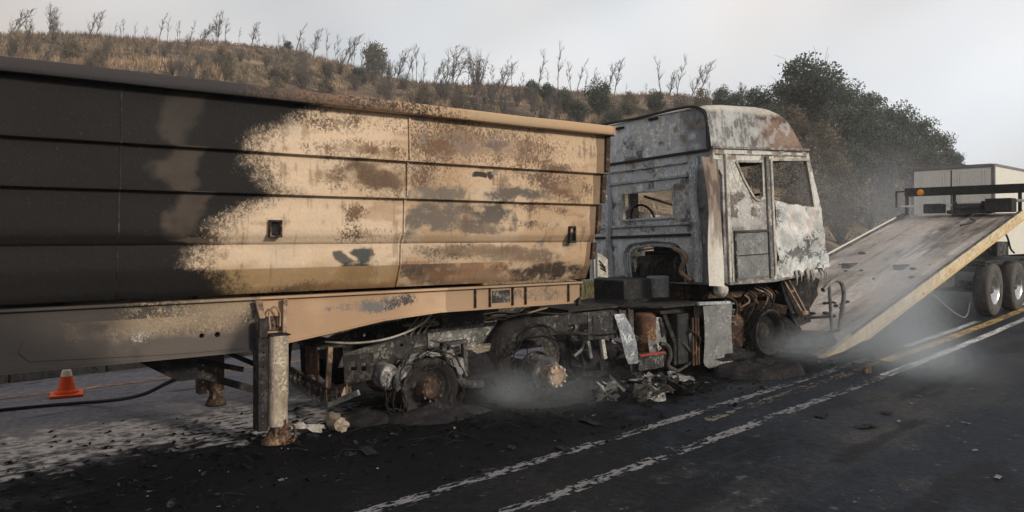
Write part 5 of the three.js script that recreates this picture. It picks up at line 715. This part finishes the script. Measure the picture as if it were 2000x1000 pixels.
// ------------------------------------------------------------------ person behind the trailer
{
  const J = [ // capsules: x,y,z,r -> x,y,z,r ; facing +z, metres
    [0, 0.95, 0, 0.135, 0, 1.18, 0, 0.125], [0, 1.18, 0, 0.125, 0, 1.40, -0.01, 0.13], [-0.13, 1.42, -0.01, 0.075, 0.13, 1.42, -0.01, 0.075], [0, 1.45, 0, 0.06, 0, 1.55, 0.01, 0.052],
    [0, 1.60, 0.02, 0.078, 0, 1.68, 0.01, 0.085], [0, 1.565, 0.05, 0.045, 0, 1.58, 0.06, 0.05], [0, 1.615, 0.10, 0.014, 0, 1.60, 0.115, 0.016], [0.084, 1.62, 0, 0.016, 0.088, 1.64, -0.005, 0.018], [-0.084, 1.62, 0, 0.016, -0.088, 1.64, -0.005, 0.018],
    ...[-1, 1].flatMap(s => [[s * 0.09, 0.92, 0, 0.105, s * 0.11, 0.50, 0.01, 0.072], [s * 0.11, 0.50, 0.01, 0.072, s * 0.115, 0.12, -0.02, 0.056], [s * 0.115, 0.06, -0.03, 0.048, s * 0.13, 0.042, 0.14, 0.042],
      [s * 0.19, 1.41, -0.01, 0.062, s * 0.245, 1.13, -0.02, 0.05], [s * 0.245, 1.13, -0.02, 0.05, s * 0.24, 0.90, 0.05, 0.036], [s * 0.24, 0.88, 0.06, 0.034, s * 0.24, 0.82, 0.075, 0.032],
      ...[0, 1, 2, 3].map(i => [s * 0.24, 0.815, 0.105 - i * 0.02, 0.011, s * (0.235 - 0.01), 0.745 + (i === 3 ? 0.02 : 0), 0.115 - i * 0.021, 0.009]), [s * 0.225, 0.86, 0.10, 0.012, s * 0.21, 0.81, 0.125, 0.01]])];
  const RES = 110, mc = new MarchingCubes(RES, new THREE.MeshBasicMaterial(), false, false, 90000); mc.isolation = 0; const S = 0.92, half = RES / 2;
  const pre = J.map(j => { const b = [j[4] - j[0], j[5] - j[1], j[6] - j[2]]; return [...j, b[0], b[1], b[2], b[0] * b[0] + b[1] * b[1] + b[2] * b[2]]; });
  for (let k = 0; k < RES; k++) for (let j = 0; j < RES; j++) for (let i = 0; i < RES; i++) {
    const x = (i - half) / half * S, y = (j - half) / half * S + 0.88, z = (k - half) / half * S; let d = 0.25;
    if (Math.abs(x) < 0.36 && Math.abs(z) < 0.28) for (const q of pre) { let h = ((x - q[0]) * q[8] + (y - q[1]) * q[9] + (z - q[2]) * q[10]) / q[11]; h = h < 0 ? 0 : h > 1 ? 1 : h; const dd = Math.hypot(x - q[0] - q[8] * h, y - q[1] - q[9] * h, z - q[2] - q[10] * h) - q[3] - (q[7] - q[3]) * h, kk = Math.min(q[3], q[7]) < 0.02 ? 0.004 : 0.03, w = Math.max(kk - Math.abs(d - dd), 0) / kk; d = Math.min(d, dd) - w * w * kk * 0.25; }
    mc.field[k * RES * RES + j * RES + i] = -d;
  }
  mc.update();
  const n = mc.count, g = new THREE.BufferGeometry(), P = new Float32Array(n * 3), C = new Float32Array(n * 3);
  for (let i = 0; i < n; i++) { const x = mc.positionArray[3 * i] * S, y = mc.positionArray[3 * i + 1] * S + 0.88, z = mc.positionArray[3 * i + 2] * S; P.set([x, y, z], 3 * i); const c = y > 1.50 ? (y > 1.665 || z < -0.03 ? [0.02, 0.017, 0.015] : [0.16, 0.09, 0.06]) : Math.abs(x) > 0.2 && y < 0.905 && y > 0.7 ? [0.16, 0.09, 0.06] : y > 0.93 ? [0.03, 0.034, 0.05] : y > 0.11 ? [0.014, 0.017, 0.03] : [0.012, 0.011, 0.011]; C.set(c, 3 * i); }
  g.setAttribute('position', new THREE.BufferAttribute(P, 3)); g.setAttribute('normal', new THREE.BufferAttribute(mc.normalArray.slice(0, n * 3).map(v => v), 3)); g.setAttribute('color', new THREE.BufferAttribute(C, 3));
  g.computeVertexNormals();
  const m = new THREE.Mesh(g, std({ vertexColors: true, roughness: 0.9 })); m.name = 'person'; m.castShadow = m.receiveShadow = true; m.position.set(-2.37, 0.0, -8.42); m.rotation.y = 0.4; m.userData = { label: 'person in dark trousers and boots standing behind the trailer', category: 'person' }; scene.add(m);
}
// ------------------------------------------------------------------ debris on the road
{
  const R = rng(71);
  const crumple = (w, h, d, seed, n = 14) => grid(n, n, (a, b) => { const e = 0.12 * (fbm(a * 6, b * 6, 3, seed) - 0.5); return [(a - 0.5) * w * (1 + e * 3), 0.004 + d * Math.pow(fbm(a * 4 + 3, b * 4 + 1, 3, seed + 3), 1.5), (b - 0.5) * h * (1 + e * 2)]; });
  const put = (m, s, v, y = 0.003, turn = 0) => { m.position.set(...road(s, v - bend(s), y)); m.rotation.y = turn; return m; };
  for (const [s, v, w, h, i] of [[7.15, 2.43, 0.11, 0.035, 0], [7.5, 2.0, 0.1, 0.04, 1], [8.42, 2.67, 0.09, 0.03, 2], [7.99, 2.6, 0.08, 0.03, 3], [5.98, 1.4, 0.12, 0.05, 4], [9.6, 3.32, 0.06, 0.05, 5], [2.0, 5.65, 0.05, 0.03, 6], [3.1, 4.5, 0.03, 0.03, 7], [6.6, 1.7, 0.07, 0.03, 8], [9.2, 2.4, 0.06, 0.025, 9]]) put(obj('paper_scrap', crumple(w * 0.7, h * 0.7, 0.012, 700 + i * 11, 6), M.flap, null, { label: 'small pale flake of debris lying on the open lane', category: 'scrap', group: 'pale flakes on the asphalt' }), s, v, 0.004, R() * 6);
  for (const [s, v, w, h, i] of [[6.75, 2.55, 0.2, 0.09, 0], [6.9, 3.0, 0.22, 0.09, 2], [7.9, 1.5, 0.14, 0.07, 3], [4.4, 3.9, 0.18, 0.08, 4], [5.2, 4.3, 0.25, 0.1, 5], [7.4, 2.62, 0.1, 0.08, 6], [3.3, 4.9, 0.25, 0.1, 7]]) put(obj('charred_rag', crumple(w, h, 0.022, 800 + i * 13, 10), M.char, null, { label: 'charred black scrap lying flat on the asphalt', category: 'scrap', group: 'charred scraps on the asphalt' }), s, v, 0.004, R() * 6);
  put(obj('reddish_block', box(-0.05, 0.05, 0, 0.08, -0.03, 0.03, 0.01), M.rust, null, { label: 'small dull reddish block standing near the ramp foot', category: 'block' }), 9.4, 3.55, 0.004, 0.4);
  const can = obj('burnt_canister', [lathe([[0.001, -0.13], [0.06, -0.13], [0.078, -0.10], [0.08, -0.02], [0.085, -0.015], [0.08, -0.01], [0.075, 0.07], [0.05, 0.10], [0.05, 0.14], [0.07, 0.15], [0.07, 0.17], [0.001, 0.17]], 20).rotateY(0.6)].map(g => { const a = g.attributes.position; for (let i = 0; i < a.count; i++) { const x = a.getX(i), y = a.getY(i), z = a.getZ(i), k = 0.62 + 0.8 * fbm(x * 26 + 9, y * 26 + z * 21 + 9, 3, 941); a.setXYZ(i, x * k, y * k, z * (0.7 + 0.3 * k)); } g.computeVertexNormals(); return g; }), M.galv, null, { label: 'ash-coated metal canister lying beside the landing leg', category: 'canister' }); can.position.set(-1.50, 0.065, -6.50); can.scale.setScalar(0.8);
  const sc = obj('ash_scrap', crumple(0.26, 0.12, 0.09, 911, 14), M.white, null, { label: 'pale crumpled scrap on the soot between landing leg and canister', category: 'scrap' }); sc.position.set(-1.70, 0.006, -6.40);
  for (const [x, z, rx, rz, h, i] of [[-0.72, -7.05, 0.55, 0.34, 0.13, 0], [0.42, -7.68, 0.6, 0.3, 0.11, 1], [-1.3, -6.9, 0.4, 0.28, 0.08, 2]]) { const m = obj('charred_mound', grid(40, 12, (a, b) => { const th = a * 6.2832, r = b * (0.8 + 0.4 * fbm(Math.cos(th) * 2 + 5, Math.sin(th) * 2 + 5, 3, 951 + i)); return [r * rx * Math.cos(th), Math.pow(1 - b, 0.8) * h * (0.4 + 1.2 * fbm(r * Math.cos(th) * 5 + 9, r * Math.sin(th) * 5 + 9, 4, 961 + i)), r * rz * Math.sin(th)]; }), M.char, null, { label: ['mound of charred tyre rubber under the rearmost bare rim', 'mound of charred tyre rubber under the smoking second hub', 'low mound of char below the slatted light carrier'][i], category: 'mound' }); m.position.set(x, 0.003, z); m.rotation.y = 0.62; }
  // collapsed tyre below the front wheel
  const ty = obj('tyre_remains', grid(56, 16, (a, b) => { const th = a * 6.2832, edge = 0.82 + 0.25 * fbm(Math.cos(th) * 2 + 5, Math.sin(th) * 2 + 5, 3, 921), r = b * edge, h = b < 0.72 ? 0.05 + 0.05 * b / 0.72 : 0.10 * Math.sqrt(Math.max(0, 1 - Math.pow((b - 0.72) / 0.28, 2))); return [r * 0.72 * Math.cos(th), h * (0.55 + 0.9 * fbm(Math.cos(th) * b * 4 + 9, Math.sin(th) * b * 4 + 9, 3, 931)), r * 0.46 * Math.sin(th)]; }), M.char, null, { label: 'collapsed burnt tyre lying flat under the front axle', category: 'tyre' }); ty.position.set(2.95, 0.004, -9.15); ty.rotation.y = 0.7;
  // melted aluminium and ash in a heap beside the fuel tank
  const shards = []; for (let i = 0; i < 130; i++) { const a = R() * 6.28, q = Math.sqrt(R()), w = 0.05 + 0.16 * R(), g = crumple(w * 1.5, w, 0.06, 1000 + i * 7, 5).rotateX((R() - 0.5) * 1.6).rotateZ((R() - 0.5) * 1.4).rotateY(R() * 6.28); const hgt = 0.16 * (1 - q) * R(); shards.push(g.translate(q * Math.cos(a) * 0.62, 0.015 + hgt, q * Math.sin(a) * 0.32)); }
  const mh = obj('melted_metal_heap', shards.filter((_, i) => i % 3), M.soot, null, { kind: 'stuff', label: 'heap of melted metal and char under the tank side', category: 'debris' }); mh.position.set(1.42, 0.0, -8.0); mh.rotation.y = 0.62;
  const mh2 = obj('melted_metal_heap', shards.filter((_, i) => i % 3 === 0), M.ash, null, { kind: 'stuff', label: 'shiny flakes of melted metal over the char heap', category: 'debris' }); mh2.position.set(1.42, 0.01, -8.0); mh2.rotation.y = 0.62;
  // loose flakes and wires of burnt rubber around the wreck, uncountable
  const fl = new THREE.InstancedMesh(join([crumple(0.06, 0.035, 0.02, 1900, 4)]), std({ roughness: 1, specularIntensity: 0.1 }), 2200), m4 = new THREE.Matrix4(), q4 = new THREE.Quaternion(), col = new THREE.Color();
  for (let i = 0; i < 2200; i++) { const s = 0.5 + 9.5 * R(), v = 5.3 + 1.3 * (R() + R() + R() - 1.5) + (s < 3.2 ? 0.3 : 0), sc = 0.25 + 1.1 * R() * R(); q4.setFromEuler(new THREE.Euler((R() - 0.5) * 0.7, R() * 6.28, (R() - 0.5) * 0.7)); m4.compose(V(...road(s, v - bend(s), 0.003)), q4, V(sc, sc, sc)); fl.setMatrixAt(i, m4); const k = R(); const c = k < 0.88 ? [0.006, 0.006, 0.007] : k < 0.96 ? [0.03, 0.029, 0.03] : [0.16, 0.155, 0.15]; fl.setColorAt(i, col.setRGB(...c)); }
  fl.name = 'burnt_flakes'; fl.userData = { kind: 'stuff', label: 'burnt rubber flakes and ash strewn under the wreck', category: 'debris' }; fl.castShadow = fl.receiveShadow = true; scene.add(fl);
  const wl = []; for (let i = 0; i < 60; i++) { const s = 2.2 + 5 * R(), v = 4.9 + 1.1 * (R() - 0.3), c = road(s, v - bend(s)), l = 0.12 + 0.35 * R(), a = R() * 6.28, b = a + (R() - 0.5) * 3; wl.push(tube([[c[0], 0.006, c[2]], [c[0] + l * 0.5 * Math.cos(a), 0.02 + 0.09 * R() * R(), c[2] + l * 0.5 * Math.sin(a)], [c[0] + l * (0.5 * Math.cos(a) + 0.5 * Math.cos(b)), 0.007, c[2] + l * (0.5 * Math.sin(a) + 0.5 * Math.sin(b))]], 0.003 + 0.003 * R(), 8, 4)); }
  obj('tyre_wire_tangle', wl, M.char, null, { kind: 'stuff', label: 'loose steel tyre wire strewn over the soot', category: 'debris' });
}
// ------------------------------------------------------------------ drifting smoke: a real cloud of tiny droplets
{
  const R = rng(81), gs = () => { let u = 0; for (let i = 0; i < 6; i++) u += R(); return (u - 3) * 1.414; };
  const clouds = [ // centre x,y,z ; spread along road, up, across ; thousands of wisps
    [3.85, 0.18, -9.9, 0.35, 0.10, 0.18, 5], [4.4, 0.28, -9.7, 0.4, 0.16, 0.25, 5], [4.95, 0.3, -9.6, 0.45, 0.25, 0.3, 7], [5.2, 0.75, -10.2, 0.35, 0.45, 0.3, 7], [4.7, 0.1, -8.8, 0.4, 0.2, 0.35, 4], [5.75, 0.8, -11.0, 0.6, 0.4, 0.4, 3.5],
    [0.02, 0.14, -7.30, 0.20, 0.12, 0.16, 1.6], [0.5, 0.12, -7.35, 0.45, 0.12, 0.2, 1.0]];
  const far = [[6.6, 0.9, -13.8, 0.9, 0.5, 0.6, 2.5], [8.6, 1.9, -18.2, 1.3, 0.6, 0.9, 2.6], [10.2, 2.4, -21.5, 1.6, 0.8, 1.0, 2.4]];
  const mat = new THREE.MeshPhysicalMaterial({ color: new THREE.Color().setRGB(0.72, 0.77, 0.82), roughness: 1, transmission: 0.5, thickness: 0 }), m4 = new THREE.Matrix4(), q4 = new THREE.Quaternion();
  const puff = (list, size, spread, name, label) => { // each puff is a lump of thousands of droplets
    const tet = prep(new THREE.TetrahedronGeometry(1, 0)), tp = tet.attributes.position.array, tn = tet.attributes.normal.array, n = 40000, P = new Float32Array(n * 36), Nn = new Float32Array(n * 36), a = new THREE.Vector3();
    for (let k = 0; k < n; k++) { let x, y, z, t = 0; do { x = gs(); y = gs(); z = gs(); t++; } while (t < 7 && fbm(x * 1.1 + 20, y * 1.3 + z * 0.9 + 60, 3, 1201) < 0.34 + 0.3 * R()); q4.setFromEuler(new THREE.Euler(R() * 6, R() * 6, R() * 6)); const s = size * (0.6 + 0.8 * R()); for (let v = 0; v < 12; v++) { a.set(tp[3 * v], tp[3 * v + 1], tp[3 * v + 2]).applyQuaternion(q4); P.set([x * spread + a.x * s, y * spread + a.y * s, z * spread + a.z * s], (k * 12 + v) * 3); a.set(tn[3 * v], tn[3 * v + 1], tn[3 * v + 2]).applyQuaternion(q4); Nn.set([a.x, a.y, a.z], (k * 12 + v) * 3); } }
    const g = new THREE.BufferGeometry(); g.setAttribute('position', new THREE.BufferAttribute(P, 3)); g.setAttribute('normal', new THREE.BufferAttribute(Nn, 3));
    const cnt = c => Math.max(4, Math.round(c[6] * 7)), im = new THREE.InstancedMesh(g, mat, list.reduce((s, c) => s + cnt(c), 0)); let i = 0;
    for (const c of list) for (let k = 0; k < cnt(c); k++) { const A = gs() * c[3] * 0.85, y = gs() * c[4] * 0.8, b = gs() * c[5] * 0.8; q4.setFromEuler(new THREE.Euler(0, R() * 6, 0)); m4.compose(V(c[0] + SR * A - CR * b, Math.max(0.1, c[1] + y + 0.15 * Math.abs(A)), c[2] - CR * A - SR * b), q4, V(1.0 + 0.3 * R(), Math.min(1, 0.3 + c[4] / spread * 0.45), 1)); im.setMatrixAt(i++, m4); }
    im.name = name; im.userData = { kind: 'stuff', label, category: 'smoke' }; im.castShadow = im.receiveShadow = true; scene.add(im);
  };
  puff(clouds, 0.00042, 0.20, 'smoke', 'thin grey smoke drifting off the wreck and the ramp foot');
  puff([[20, 5, -32, 5, 2.2, 3.5, 0.7], [15, 3, -29, 3, 1.4, 2.5, 0.5]], 0.0034, 2.2, 'smoke_veil', 'thin smoky veil in front of the thicket');
  puff(far, 0.00098, 0.5, 'smoke_haze', 'faint smoke hanging beyond the head of the ramp');
}
renderer.render(scene, camera);
